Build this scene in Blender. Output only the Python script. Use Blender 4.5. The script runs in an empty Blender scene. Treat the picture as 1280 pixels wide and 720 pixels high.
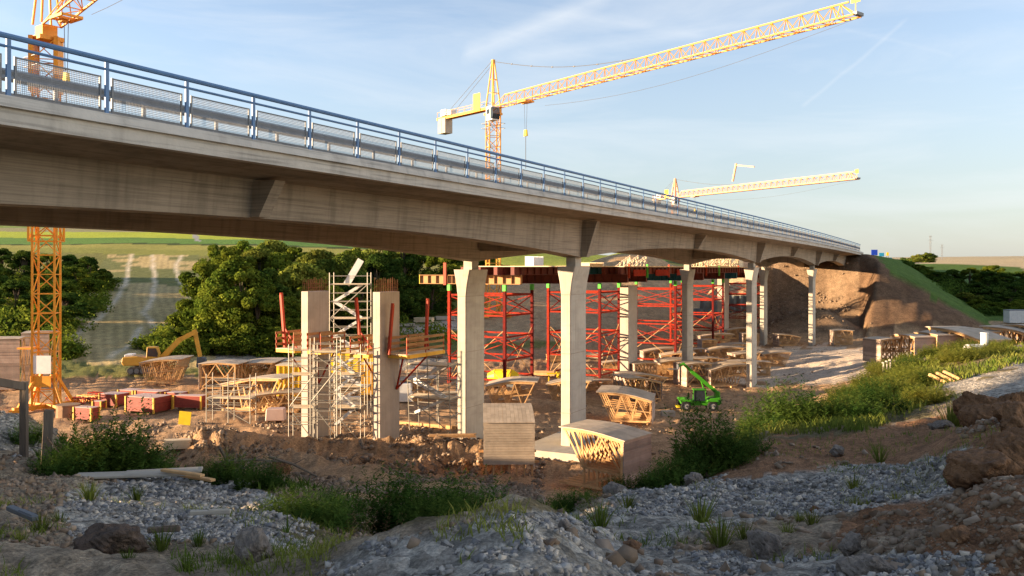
import bpy, bmesh, math, random
import numpy as np
from mathutils import Vector, Matrix
random.seed(7); rng = np.random.default_rng(11)
scene = bpy.context.scene
col = scene.collection
R = math.radians

# ---------------------------------------------------------------- camera
F = 1120.0; HY = 336.0
cam = bpy.data.cameras.new('camera'); camo = bpy.data.objects.new('camera', cam); col.objects.link(camo)
cam.sensor_width = 36.0; cam.lens = 36.0*F/1280.0; cam.shift_y = -24.0/1280.0
cam.clip_start = 0.1; cam.clip_end = 9000
camo.location = (0, 0, 0); camo.rotation_euler = (R(90), 0, 0)
scene.camera = camo
scene.render.resolution_x = 1024; scene.render.resolution_y = 576

# ---------------------------------------------------------------- light
SUN_EL = R(6.6); SX, SY = -0.985, -0.172          # direction towards the sun, on the ground plane
az = math.atan2(SX, SY)                            # clockwise from +Y
sd = Vector((SX*math.cos(SUN_EL), SY*math.cos(SUN_EL), math.sin(SUN_EL))).normalized()
sun = bpy.data.lights.new('sun', 'SUN'); suno = bpy.data.objects.new('sun', sun); col.objects.link(suno)
sun.energy = 5.0; sun.angle = R(0.6); sun.color = (1.0, 0.73, 0.47)
suno.rotation_euler = sd.to_track_quat('Z', 'Y').to_euler(); suno.location = (-60, -20, 60)

w = bpy.data.worlds.new('World'); scene.world = w; w.use_nodes = True
nt = w.node_tree; nt.nodes.clear()
out = nt.nodes.new('ShaderNodeOutputWorld'); bg = nt.nodes.new('ShaderNodeBackground')
sky = nt.nodes.new('ShaderNodeTexSky'); sky.sky_type = 'NISHITA'; sky.sun_disc = False
sky.sun_elevation = R(16); sky.sun_rotation = -az; sky.air_density = 1.0; sky.dust_density = 0.8; sky.ozone_density = 2.0
bg.inputs['Strength'].default_value = 0.061
# thin high cloud wisps and contrails, laid out by direction
tc = nt.nodes.new('ShaderNodeTexCoord')
def N(t, **k):
    n = nt.nodes.new(t)
    for a, b in k.items(): setattr(n, a, b)
    return n
L = nt.links.new
mp = N('ShaderNodeMapping'); mp.inputs['Rotation'].default_value = (0.1, R(-24), R(20)); mp.inputs['Scale'].default_value = (1.2, 1.2, 7.0)
L(tc.outputs['Generated'], mp.inputs['Vector'])
nz = N('ShaderNodeTexNoise'); nz.inputs['Scale'].default_value = 2.2; nz.inputs['Detail'].default_value = 7; nz.inputs['Roughness'].default_value = 0.6; nz.inputs['Distortion'].default_value = 0.6
L(mp.outputs[0], nz.inputs['Vector'])
mr = N('ShaderNodeMapRange'); mr.inputs['From Min'].default_value = 0.47; mr.inputs['From Max'].default_value = 0.85; mr.inputs['To Max'].default_value = 0.5
L(nz.outputs['Fac'], mr.inputs['Value'])
def streak(A, B, width, strength):
    # contrail between two sky directions: thin band about the great circle through A and B
    a = Vector(A).normalized(); b = Vector(B).normalized(); n = a.cross(b).normalized(); m = (a+b).normalized(); half = a.angle(b)/2
    d = N('ShaderNodeVectorMath', operation='DOT_PRODUCT'); d.inputs[1].default_value = n; L(wv.outputs[0], d.inputs[0])
    ab = N('ShaderNodeMath', operation='ABSOLUTE'); L(d.outputs['Value'], ab.inputs[0])
    f = N('ShaderNodeMapRange'); f.inputs['From Min'].default_value = 0; f.inputs['From Max'].default_value = width; f.inputs['To Min'].default_value = strength; f.inputs['To Max'].default_value = 0
    L(ab.outputs[0], f.inputs['Value'])
    d2 = N('ShaderNodeVectorMath', operation='DOT_PRODUCT'); d2.inputs[1].default_value = m; L(wv.outputs[0], d2.inputs[0])
    g = N('ShaderNodeMapRange'); g.inputs['From Min'].default_value = math.cos(half); g.inputs['From Max'].default_value = 1-(1-math.cos(half))*0.6
    L(d2.outputs['Value'], g.inputs['Value'])
    mu = N('ShaderNodeMath', operation='MULTIPLY'); L(f.outputs[0], mu.inputs[0]); L(g.outputs[0], mu.inputs[1])
    return mu
n2 = N('ShaderNodeTexNoise'); n2.inputs['Scale'].default_value = 14; n2.inputs['Detail'].default_value = 4
L(tc.outputs['Generated'], n2.inputs['Vector'])
sb = N('ShaderNodeVectorMath', operation='SUBTRACT'); sb.inputs[1].default_value = (.5, .5, .5); L(n2.outputs['Color'], sb.inputs[0])
sc_ = N('ShaderNodeVectorMath', operation='SCALE'); sc_.inputs['Scale'].default_value = 0.008; L(sb.outputs[0], sc_.inputs[0])
wv = N('ShaderNodeVectorMath', operation='ADD'); L(tc.outputs['Generated'], wv.inputs[0]); L(sc_.outputs[0], wv.inputs[1])
def dr(px, py): return ((px-640)/F, 1.0, (HY-py)/F)
acc = mr.outputs[0]
for A, B, wd, s in [((1010,128),(1135,22),.0030,.17), ((590,66),(760,-4),.014,.26), ((640,74),(960,26),.010,.18), ((660,10),(900,50),.010,.14), ((1070,40),(1160,62),.003,.07)]:
    mu = streak(dr(*A), dr(*B), wd, s)
    ad = N('ShaderNodeMath', operation='ADD', use_clamp=True); L(acc, ad.inputs[0]); L(mu.outputs[0], ad.inputs[1]); acc = ad.outputs[0]
mx = N('ShaderNodeMixRGB'); mx.inputs['Color2'].default_value = (4.0, 4.15, 4.3, 1)
hs = N('ShaderNodeHueSaturation'); hs.inputs['Saturation'].default_value = .80; hs.inputs['Hue'].default_value = .504; L(sky.outputs[0], hs.inputs['Color'])
# pale haze towards the horizon
sx = N('ShaderNodeSeparateXYZ'); L(tc.outputs['Generated'], sx.inputs[0])
hzn = N('ShaderNodeMapRange'); hzn.inputs['From Min'].default_value = -.02; hzn.inputs['From Max'].default_value = .24; hzn.inputs['To Min'].default_value = .7; hzn.inputs['To Max'].default_value = 0.0; L(sx.outputs['Z'], hzn.inputs['Value'])
hm = N('ShaderNodeMixRGB'); hm.inputs['Color2'].default_value = (2.3, 2.42, 2.5, 1); L(hzn.outputs[0], hm.inputs['Fac']); L(hs.outputs[0], hm.inputs['Color1'])
L(acc, mx.inputs['Fac']); L(hm.outputs[0], mx.inputs['Color1'])
L(mx.outputs[0], bg.inputs['Color']); L(bg.outputs[0], out.inputs['Surface'])
scene.view_settings.view_transform = 'Standard'; scene.view_settings.look = 'None'
scene.view_settings.exposure = 2.02; scene.view_settings.gamma = 1.0
scene.view_settings.use_curve_mapping = False
try:
    scene.cycles.max_bounces = 6; scene.cycles.transparent_max_bounces = 4; scene.cycles.use_denoising = True
except Exception: pass

# ---------------------------------------------------------------- helpers
def tag(o, label=None, cat=None, group=None, kind=None):
    if label: o['label'] = label
    if cat: o['category'] = cat
    if group: o['group'] = group
    if kind: o['kind'] = kind
    return o
def empty(name, loc=(0,0,0), rz=0.0, label=None, cat=None, group=None):
    o = bpy.data.objects.new(name, None); o.empty_display_size = .3; col.objects.link(o)
    o.location = loc; o.rotation_euler = (0, 0, rz); return tag(o, label, cat, group)
class MB:
    def __init__(s): s.v = []; s.f = []; s.mi = []
    def add(s, vs, fs, mi=0):
        n = len(s.v); s.v.extend([tuple(v) for v in vs]); s.f.extend([tuple(i+n for i in f) for f in fs]); s.mi.extend([mi]*len(fs)); return s
    def box(s, c, size, rz=0.0, mi=0, taper=1.0):
        x, y, z = size[0]/2, size[1]/2, size[2]/2; ca, sa = math.cos(rz), math.sin(rz); vs = []
        for dz, k in ((-z, 1.0), (z, taper)):
            for dx, dy in ((-x, -y), (x, -y), (x, y), (-x, y)):
                dx *= k; dy *= k
                vs.append((c[0]+dx*ca-dy*sa, c[1]+dx*sa+dy*ca, c[2]+dz))
        return s.add(vs, [(0,3,2,1),(4,5,6,7),(0,1,5,4),(1,2,6,5),(2,3,7,6),(3,0,4,7)], mi)
    def beam(s, p, q, w, h=None, mi=0):
        h = h or w; p = Vector(p); q = Vector(q); d = (q-p)
        if d.length < 1e-6: return s
        d.normalize(); up = Vector((0,0,1)) if abs(d.z) < .95 else Vector((1,0,0))
        a = d.cross(up).normalized()*(w/2); b = a.cross(d).normalized()*(h/2)
        vs = [p-a-b, p+a-b, p+a+b, p-a+b, q-a-b, q+a-b, q+a+b, q-a+b]
        return s.add(vs, [(0,1,2,3),(7,6,5,4),(0,4,5,1),(1,5,6,2),(2,6,7,3),(3,7,4,0)], mi)
    def tube(s, p, q, r, n=6, r2=None, mi=0):
        r2 = r if r2 is None else r2; p = Vector(p); q = Vector(q); d = (q-p)
        if d.length < 1e-6: return s
        d.normalize(); up = Vector((0,0,1)) if abs(d.z) < .95 else Vector((1,0,0))
        a = d.cross(up).normalized(); b = a.cross(d).normalized(); vs = []
        for c, rr in ((p, r), (q, r2)):
            for i in range(n):
                t = 2*math.pi*i/n; vs.append(c + a*(rr*math.cos(t)) + b*(rr*math.sin(t)))
        fs = [(i, (i+1) % n, n+(i+1) % n, n+i) for i in range(n)] + [tuple(range(n))[::-1], tuple(range(n, 2*n))]
        return s.add(vs, fs, mi)
    def prism(s, poly, axis, a, b, mi=0):
        """poly of 2-D points extruded along axis from a to b; axis 'x': (y,z), 'y': (x,z), 'z': (x,y)"""
        n = len(poly); f = {'x': lambda p, t: (t, p[0], p[1]), 'y': lambda p, t: (p[0], t, p[1]), 'z': lambda p, t: (p[0], p[1], t)}[axis]
        vs = [f(p, a) for p in poly] + [f(p, b) for p in poly]
        return s.add(vs, [tuple(range(n))[::-1], tuple(range(n, 2*n))] + [(i, (i+1) % n, n+(i+1) % n, n+i) for i in range(n)], mi)
    def build(s, name, m, parent=None, smooth=False, bevel=0):
        me = bpy.data.meshes.new(name); me.from_pydata(s.v, [], s.f)
        ms = m if isinstance(m, (list, tuple)) else [m]
        for x in ms: me.materials.append(x)
        if any(s.mi): me.polygons.foreach_set('material_index', s.mi)
        bm = bmesh.new(); bm.from_mesh(me); bmesh.ops.recalc_face_normals(bm, faces=bm.faces)
        if bevel: bmesh.ops.bevel(bm, geom=[e for e in bm.edges if len(e.link_faces) == 2 and e.calc_face_angle() > .6], offset=bevel, segments=1, affect='EDGES')
        bm.to_mesh(me); bm.free()
        if smooth: me.polygons.foreach_set('use_smooth', [True]*len(me.polygons))
        o = bpy.data.objects.new(name, me); col.objects.link(o)
        if parent: o.parent = parent
        return o
def npmesh(name, verts, faces, m, parent=None, smooth=False):
    """verts (n,3), faces (k,c) arrays"""
    me = bpy.data.meshes.new(name); nv = len(verts); nf, c = faces.shape
    me.vertices.add(nv); me.vertices.foreach_set('co', np.asarray(verts, np.float32).ravel())
    me.loops.add(nf*c); me.loops.foreach_set('vertex_index', faces.astype(np.int32).ravel())
    me.polygons.add(nf); me.polygons.foreach_set('loop_start', np.arange(0, nf*c, c, dtype=np.int32))
    if smooth: me.polygons.foreach_set('use_smooth', np.ones(nf, bool))
    me.update(calc_edges=True); me.validate(); me.materials.append(m)
    o = bpy.data.objects.new(name, me); col.objects.link(o)
    if parent: o.parent = parent
    return o
def kids(o): return [c for c in bpy.data.objects if c.parent == o]
_kc = {}
def copy_tree(o, parent=None):
    c = o.copy(); col.objects.link(c); c.parent = parent
    ch = _kc.get(o.name)
    if ch is None: ch = kids(o); _kc[o.name] = ch
    for k in ch: copy_tree(k, c)
    return c

def hash2(ix, iy, s):
    h = (ix.astype(np.int64)*374761393 + iy.astype(np.int64)*668265263 + s*1442695041) & 0x7fffffff
    h = (h ^ (h >> 13))*1274126177 & 0x7fffffff
    return ((h ^ (h >> 16)) & 0xffff)/65535.0
def vnoise(x, y, s=0):
    x = np.asarray(x, float); y = np.asarray(y, float)
    ix = np.floor(x); iy = np.floor(y); fx = x-ix; fy = y-iy; fx = fx*fx*(3-2*fx); fy = fy*fy*(3-2*fy)
    a = hash2(ix, iy, s); b = hash2(ix+1, iy, s); c = hash2(ix, iy+1, s); d = hash2(ix+1, iy+1, s)
    return (a+(b-a)*fx) + ((c+(d-c)*fx)-(a+(b-a)*fx))*fy
def fbm(x, y, o=4, s=0):
    r = 0; a = .5; t = 0
    for i in range(o):
        r = r + a*vnoise(x, y, s+i); t += a; a *= .5; x = np.asarray(x)*2.03+7.1; y = np.asarray(y)*2.03+3.7
    return r/t

# ---------------------------------------------------------------- materials
def mat(name, c1, c2=None, rough=.8, scale=2.0, metal=0.0, bump=0.0, bscale=None, island=0.0, detail=5, stretch=(1,1,1), coord='Object', streaks=None, spec=.3, bdist=.05):
    m = bpy.data.materials.new(name); m.use_nodes = True; t = m.node_tree; b = t.nodes['Principled BSDF']
    b.inputs['Roughness'].default_value = rough; b.inputs['Metallic'].default_value = metal; b.inputs['Specular IOR Level'].default_value = spec
    c2 = c2 or tuple(x*.7 for x in c1)
    tx = t.nodes.new('ShaderNodeTexCoord'); mp = t.nodes.new('ShaderNodeMapping'); mp.inputs['Scale'].default_value = stretch
    t.links.new(tx.outputs[coord], mp.inputs['Vector'])
    n = t.nodes.new('ShaderNodeTexNoise'); n.inputs['Scale'].default_value = scale; n.inputs['Detail'].default_value = detail; n.inputs['Roughness'].default_value = .65
    t.links.new(mp.outputs[0], n.inputs['Vector'])
    r = t.nodes.new('ShaderNodeMapRange'); r.inputs['From Min'].default_value = .3; r.inputs['From Max'].default_value = .7; t.links.new(n.outputs['Fac'], r.inputs['Value'])
    mxx = t.nodes.new('ShaderNodeMixRGB'); mxx.inputs['Color1'].default_value = (*c1, 1); mxx.inputs['Color2'].default_value = (*c2, 1)
    t.links.new(r.outputs[0], mxx.inputs['Fac']); cout = mxx.outputs[0]
    if streaks:
        for (st, sc, amt, lo, hi) in streaks:
            m2 = t.nodes.new('ShaderNodeMapping'); m2.inputs['Scale'].default_value = st; t.links.new(tx.outputs[coord], m2.inputs['Vector'])
            q = t.nodes.new('ShaderNodeTexNoise'); q.inputs['Scale'].default_value = sc; q.inputs['Detail'].default_value = 4; t.links.new(m2.outputs[0], q.inputs['Vector'])
            rr = t.nodes.new('ShaderNodeMapRange'); rr.inputs['From Min'].default_value = lo; rr.inputs['From Max'].default_value = hi; rr.inputs['To Min'].default_value = 1; rr.inputs['To Max'].default_value = 1-amt
            t.links.new(q.outputs['Fac'], rr.inputs['Value'])
            mm = t.nodes.new('ShaderNodeMixRGB'); mm.blend_type = 'MULTIPLY'; mm.inputs['Fac'].default_value = 1
            t.links.new(cout, mm.inputs['Color1']); t.links.new(rr.outputs[0], mm.inputs['Color2']); cout = mm.outputs[0]
    if island:
        g = t.nodes.new('ShaderNodeNewGeometry'); hv = t.nodes.new('ShaderNodeHueSaturation')
        rr = t.nodes.new('ShaderNodeMapRange'); rr.inputs['To Min'].default_value = 1-island; rr.inputs['To Max'].default_value = 1+island
        t.links.new(g.outputs['Random Per Island'], rr.inputs['Value']); t.links.new(rr.outputs[0], hv.inputs['Value'])
        t.links.new(cout, hv.inputs['Color']); cout = hv.outputs[0]
    t.links.new(cout, b.inputs['Base Color'])
    if bump:
        bn = t.nodes.new('ShaderNodeTexNoise'); bn.inputs['Scale'].default_value = bscale or scale*4; bn.inputs['Detail'].default_value = 6
        t.links.new(mp.outputs[0], bn.inputs['Vector']); bp = t.nodes.new('ShaderNodeBump'); bp.inputs['Strength'].default_value = bump; bp.inputs['Distance'].default_value = bdist
        t.links.new(bn.outputs['Fac'], bp.inputs['Height']); t.links.new(bp.outputs[0], b.inputs['Normal'])
    return m
def leafmat(name, c1, c2, scale=.4, trans=.35, isl=.35):
    m = bpy.data.materials.new(name); m.use_nodes = True; t = m.node_tree; t.nodes.clear()
    o = t.nodes.new('ShaderNodeOutputMaterial'); d = t.nodes.new('ShaderNodeBsdfDiffuse'); tr = t.nodes.new('ShaderNodeBsdfTranslucent'); mi = t.nodes.new('ShaderNodeMixShader')
    tx = t.nodes.new('ShaderNodeTexCoord'); n = t.nodes.new('ShaderNodeTexNoise'); n.inputs['Scale'].default_value = scale; n.inputs['Detail'].default_value = 3
    oi = t.nodes.new('ShaderNodeObjectInfo'); av = t.nodes.new('ShaderNodeVectorMath'); av.operation = 'ADD'
    t.links.new(tx.outputs['Object'], av.inputs[0]); t.links.new(oi.outputs['Location'], av.inputs[1]); t.links.new(av.outputs[0], n.inputs['Vector'])
    r = t.nodes.new('ShaderNodeMapRange'); r.inputs['From Min'].default_value = .35; r.inputs['From Max'].default_value = .65; t.links.new(n.outputs['Fac'], r.inputs['Value'])
    x = t.nodes.new('ShaderNodeMixRGB'); x.inputs['Color1'].default_value = (*c1, 1); x.inputs['Color2'].default_value = (*c2, 1); t.links.new(r.outputs[0], x.inputs['Fac'])
    g = t.nodes.new('ShaderNodeNewGeometry'); hv = t.nodes.new('ShaderNodeHueSaturation')
    a = t.nodes.new('ShaderNodeMapRange'); a.inputs['To Min'].default_value = 1-isl; a.inputs['To Max'].default_value = 1+isl
    t.links.new(g.outputs['Random Per Island'], a.inputs['Value'])
    ob = t.nodes.new('ShaderNodeMapRange'); ob.inputs['To Min'].default_value = .75; ob.inputs['To Max'].default_value = 1.25; t.links.new(oi.outputs['Random'], ob.inputs['Value'])
    mu = t.nodes.new('ShaderNodeMath'); mu.operation = 'MULTIPLY'; t.links.new(a.outputs[0], mu.inputs[0]); t.links.new(ob.outputs[0], mu.inputs[1]); t.links.new(mu.outputs[0], hv.inputs['Value'])
    t.links.new(x.outputs[0], hv.inputs['Color'])
    t.links.new(hv.outputs[0], d.inputs['Color']); t.links.new(hv.outputs[0], tr.inputs['Color']); mi.inputs['Fac'].default_value = trans
    t.links.new(d.outputs[0], mi.inputs[1]); t.links.new(tr.outputs[0], mi.inputs[2]); t.links.new(mi.outputs[0], o.inputs['Surface'])
    return m
M = {}
M['soft'] = None
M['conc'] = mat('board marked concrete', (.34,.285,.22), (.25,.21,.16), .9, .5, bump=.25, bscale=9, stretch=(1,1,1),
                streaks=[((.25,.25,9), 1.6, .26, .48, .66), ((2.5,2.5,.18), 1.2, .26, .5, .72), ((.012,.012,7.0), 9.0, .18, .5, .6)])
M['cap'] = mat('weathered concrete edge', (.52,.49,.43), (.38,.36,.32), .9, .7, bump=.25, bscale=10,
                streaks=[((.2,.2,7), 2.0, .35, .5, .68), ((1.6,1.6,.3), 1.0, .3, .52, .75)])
M['pier'] = mat('pale pier concrete', (.46,.42,.34), (.36,.32,.26), .88, .8, bump=.15, bscale=8,
                streaks=[((9,9,.2), 1.1, .16, .5, .7), ((.6,.6,3), 1.0, .12, .5, .7)])
M['newpier'] = mat('fresh concrete', (.46,.39,.32), (.35,.30,.245), .88, .9, bump=.15, bscale=8, streaks=[((7,7,.2), 1.1, .16, .5, .7)])
M['slab'] = mat('light concrete slab', (.45,.40,.32), (.34,.30,.24), .9, 1.2, bump=.2)
M['blue'] = mat('blue painted steel', (.10,.20,.36), (.08,.16,.30), .45, 3)
M['steel'] = mat('galvanised steel', (.24,.255,.27), (.17,.18,.195), .6, 3, metal=.2)
M['dsteel'] = mat('dark galvanised steel', (.16,.17,.18), (.11,.12,.13), .55, 3, metal=.4)
M['scaf'] = mat('pale scaffold steel', (.36,.33,.27), (.24,.22,.18), .5, 4, metal=.2)
M['crane'] = mat('orange yellow crane paint', (.80,.34,.03), (.62,.24,.02), .5, 1.5)
M['crane2'] = mat('faded orange crane paint', (.78,.36,.055), (.62,.27,.04), .6, 1.5)
M['palec'] = mat('pale pink crane paint', (.78,.40,.20), (.70,.33,.16), .6, 1.5)
M['white'] = mat('white paint', (.75,.74,.70), (.62,.61,.58), .6, 2)
M['yellow'] = mat('yellow paint', (.82,.58,.02), (.70,.45,.02), .5, 2)
M['glass'] = mat('dark window glass', (.03,.04,.05), (.02,.025,.03), .15, 2, spec=.6)
M['cable'] = mat('steel cable', (.12,.12,.12), None, .6, 3)
M['rust'] = mat('rusty rebar', (.22,.10,.04), (.14,.06,.03), .9, 6)
M['redside0'] = None
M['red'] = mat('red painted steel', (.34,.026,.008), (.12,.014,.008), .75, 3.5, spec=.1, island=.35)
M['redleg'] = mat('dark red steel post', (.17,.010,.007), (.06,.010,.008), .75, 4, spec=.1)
M['redbeam'] = mat('brown red steel beam', (.20,.045,.025), (.11,.03,.02), .6, 1.2)
M['orng'] = mat('orange red steel', (.42,.045,.010), (.33,.035,.008), .6, 2)
M['green'] = mat('bright green paint', (.05,.27,.012), (.04,.21,.010), .4, 2)
M['lgreen'] = mat('green jack head', (.10,.55,.06), None, .5, 2)
M['teal'] = mat('blue green painted beam', (.03,.16,.20), (.02,.10,.13), .5, 2)
M['timber'] = mat('raw timber', (.60,.36,.16), (.42,.235,.10), .85, 2.5, bump=.2, island=.25)
M['timberd'] = mat('weathered timber', (.30,.19,.11), (.20,.12,.07), .9, 2.5, bump=.2, island=.25)
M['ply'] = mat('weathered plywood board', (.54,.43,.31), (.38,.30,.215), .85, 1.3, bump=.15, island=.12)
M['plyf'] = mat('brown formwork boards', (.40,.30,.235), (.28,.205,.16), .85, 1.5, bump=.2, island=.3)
M['plylit'] = mat('pale plywood edge', (.72,.58,.38), (.60,.46,.29), .8, 2)
M['beamy'] = mat('yellow timber formwork beam', (.72,.42,.05), (.6,.33,.04), .6, 2, island=.2)
M['board'] = mat('brown guard board', (.38,.21,.09), (.28,.15,.06), .8, 2, island=.25)
M['redside'] = mat('red coated plywood', (.34,.055,.032), (.20,.035,.022), .6, 1.6, streaks=[((.3,.3,9), 1.2, .3, .5, .65)])
M['pink'] = mat('pinkish plywood top', (.62,.45,.38), (.52,.36,.30), .7, 1.5)
M['tyre'] = mat('black rubber', (.02,.02,.02), None, .85, 5)
M['rim'] = mat('grey wheel rim', (.30,.30,.30), None, .5, 5)
M['track'] = mat('dirty steel track', (.07,.06,.05), (.04,.035,.03), .8, 5, bump=.3)
M['exc'] = mat('ochre machine paint', (.55,.30,.04), (.42,.22,.03), .5, 2)
M['post'] = mat('weathered fence wood', (.17,.13,.095), (.10,.075,.055), .95, 4, bump=.6, stretch=(1,1,.2))
M['bark'] = mat('bark', (.10,.075,.05), (.06,.045,.03), .95, 3, bump=.5)
M['cyan'] = mat('blue sign face', (.01,.05,.42), (.01,.045,.38), .5, 1)
M['ltblue'] = mat('light blue sheet', (.03,.30,.50), None, .5, 1)
M['net'] = mat('grey green tarpaulin', (.22,.26,.27), (.14,.17,.18), .7, 1.2, bump=.3)
M['leafA'] = leafmat('broad leaf foliage', (.075,.12,.016), (.17,.20,.024))
M['leafB'] = leafmat('dark leaf foliage', (.035,.070,.014), (.075,.115,.02))
M['leafC'] = leafmat('olive leaf foliage', (.11,.15,.025), (.20,.21,.035))
M['weed'] = leafmat('weed leaves', (.045,.095,.018), (.11,.16,.03), 1.2)
M['weedY'] = leafmat('yellow green weed leaves', (.17,.20,.03), (.26,.25,.05), 1.2)
M['grass'] = leafmat('grass blades', (.085,.13,.02), (.20,.20,.045), .35)
M['dry'] = leafmat('dry stalks', (.26,.18,.09), (.17,.10,.05), 1.5)
def stonemat(name, ca, cb, cc, sc=14):
    m = bpy.data.materials.new(name); m.use_nodes = True; t = m.node_tree; b = t.nodes['Principled BSDF']; b.inputs['Roughness'].default_value = .85
    g = t.nodes.new('ShaderNodeNewGeometry'); cr = t.nodes.new('ShaderNodeValToRGB'); e = cr.color_ramp
    e.elements[0].position = 0; e.elements[0].color = (*ca, 1); e.elements[1].position = 1; e.elements[1].color = (*cc, 1); x = e.elements.new(.5); x.color = (*cb, 1)
    if 'grey' in name: x = e.elements.new(.28); x.color = (.19, .185, .185, 1); x = e.elements.new(.75); x.color = (.36, .34, .31, 1)
    t.links.new(g.outputs['Random Per Island'], cr.inputs['Fac'])
    tx = t.nodes.new('ShaderNodeTexCoord'); n = t.nodes.new('ShaderNodeTexNoise'); n.inputs['Scale'].default_value = sc; n.inputs['Detail'].default_value = 5; t.links.new(tx.outputs['Object'], n.inputs['Vector'])
    r = t.nodes.new('ShaderNodeMapRange'); r.inputs['To Min'].default_value = .55; r.inputs['To Max'].default_value = 1.4; t.links.new(n.outputs['Fac'], r.inputs['Value'])
    mm = t.nodes.new('ShaderNodeMixRGB'); mm.blend_type = 'MULTIPLY'; mm.inputs['Fac'].default_value = 1; t.links.new(cr.outputs[0], mm.inputs['Color1']); t.links.new(r.outputs[0], mm.inputs['Color2']); t.links.new(mm.outputs[0], b.inputs['Base Color'])
    bp = t.nodes.new('ShaderNodeBump'); bp.inputs['Strength'].default_value = .35; bp.inputs['Distance'].default_value = .03; t.links.new(n.outputs['Fac'], bp.inputs['Height']); t.links.new(bp.outputs[0], b.inputs['Normal'])
    return m
M['stone'] = stonemat('grey blue crushed stone', (.11,.095,.075), (.26,.225,.18), (.58,.49,.37))
M['clod'] = stonemat('brown earth clods', (.15,.095,.055), (.22,.15,.09), (.32,.235,.16))
M['rockB'] = mat('brown sandstone boulder', (.27,.14,.065), (.13,.065,.03), .9, 2.2, bump=1.0, bscale=9, bdist=.16, streaks=[((1,1,1), 3.5, -.9, .6, .68), ((2,2,1), 9, .4, .5, .7)])
M['rockG'] = mat('grey limestone boulder', (.30,.25,.20), (.16,.13,.105), .9, 2.5, bump=1.0, bscale=10, bdist=.14, streaks=[((1,1,1), 4, -.6, .6, .68), ((2,2,1), 9, .4, .5, .7)])
M['rockD'] = mat('dark earthy boulder', (.13,.085,.06), (.07,.05,.035), .95, 2.5, bump=1.0, bscale=10, bdist=.14, streaks=[((1,1,1), 4, -1.2, .62, .68), ((2,2,1), 9, .4, .5, .7)])
# ---------------------------------------------------------------- terrain
UC = np.array([-200,0,160,320,480,640,800,960,1120,1280,1480], float)
YR = np.array([1.5,3,5,7,9,12,15,18,22,27,33,40,48,56,65,75,85,100,115,130,150,170,200,240,300,400,600,1000,3000], float)
T0 = [-1.7,-1.7,-1.75,-2.05,-2.45,-2.95,-3.3,-3.5,-3.7,-5.5,-8.5,-10.5,-11.3,-11.5,-11.6,-11.8,-11.6,-10.7,-9,-7.5,-5.5,-3.5,-.5,3.6,9,15,27,50,60]
T1 = [-1.7,-1.7,-1.75,-2.1,-2.5,-3.1,-3.6,-4.1,-5.0,-7,-9.5,-11,-11.4,-11.6,-11.6,-11.6,-11.7,-10.9,-9.5,-8,-5.8,-3.6,-.5,3.6,9,15,27,50,60]
T2 = [-1.7,-1.7,-1.75,-2.1,-2.5,-3.1,-3.65,-4.25,-5.3,-6.5,-8,-9.4,-10.8,-11.2,-11.3,-11.5,-11.6,-11.2,-10.8,-9.3,-6.8,-4.4,-1,3.6,9,15,27,46,60]
T3 = [-1.5,-1.5,-1.55,-2.3,-2.9,-3.6,-4.2,-4.8,-5.7,-6.9,-8.3,-9.8,-10.9,-11.2,-11.3,-11.6,-11.6,-11.6,-11.3,-10,-7.4,-5,-1.4,3.2,8,13,22,36,50]
T4 = [-1.4,-1.4,-1.4,-1.93,-2.8,-3.5,-4.3,-5,-5.9,-7,-8.4,-9.9,-11,-11.2,-11.3,-11.5,-11.6,-11.7,-11.7,-11,-8,-4,0,3.5,6,8.5,12,20,40]
T5 = [-1.5,-1.5,-1.72,-2.12,-2.5,-2.98,-3.7,-4.7,-6,-7.6,-9.1,-10.3,-11.1,-11.6,-12.1,-12.5,-12.8,-12.8,-12.5,-12,-9,-4,.6,2.4,3.5,5,7,11,33]
T6 = [-1.6,-1.6,-1.75,-2.1,-2.5,-3.0,-3.15,-3.36,-3.97,-4.7,-6.5,-9,-11.3,-12.4,-12.8,-13,-13.1,-13.2,-12.8,-12.2,-11.6,-10,-8,-3,1,3,5.5,10,32]
T7 = [-1.6,-1.6,-1.7,-1.95,-2.35,-2.8,-3.15,-3.42,-3.6,-3.86,-4.04,-4.36,-4.97,-7,-9.3,-11.3,-11.2,-10.9,-10.9,-11.1,-11.2,-10.4,-8,-3,1.2,2.8,5.5,10.5,33]
T8 = [-1.5,-1.5,-1.6,-1.8,-2.1,-2.35,-2.75,-2.9,-3.05,-3.2,-3.42,-3.75,-4.1,-5.0,-6.8,-8.2,-9.2,-9.9,-10.1,-10.2,-10.2,-9.9,-8.3,-3.5,1.2,3.5,6.5,12,36]
TL = [-1.7,-1.7,-1.75,-2.05,-2.45,-2.95,-3.2,-3.3,-3.4,-3.6,-4.0,-5.5,-8,-10]+T0[14:]
TB = np.array([TL, T0, T1, T2, T3, T4, T5, T6, T7, T8, T8], float).T       # rows Y, cols u
CT, ST = math.cos(R(27.18)), math.sin(R(27.18))
def cubic(p0, p1, p2, p3, t): return .5*((2*p1)+(-p0+p2)*t+(2*p0-5*p1+4*p2-p3)*t*t+(-p0+3*p1-3*p2+p3)*t*t*t)
def ucoord(X, Y):
    r = np.hypot(X, Y); a = np.arctan2(X, Y); lim = R(38.0)
    ac = np.clip(a, -lim, lim); Ye = r*np.cos(ac); u = np.tan(ac)
    back = np.clip((np.abs(a)-R(60))/R(90), 0, 1)
    return 640+F*u, np.maximum(Ye, 1.5), back
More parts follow.
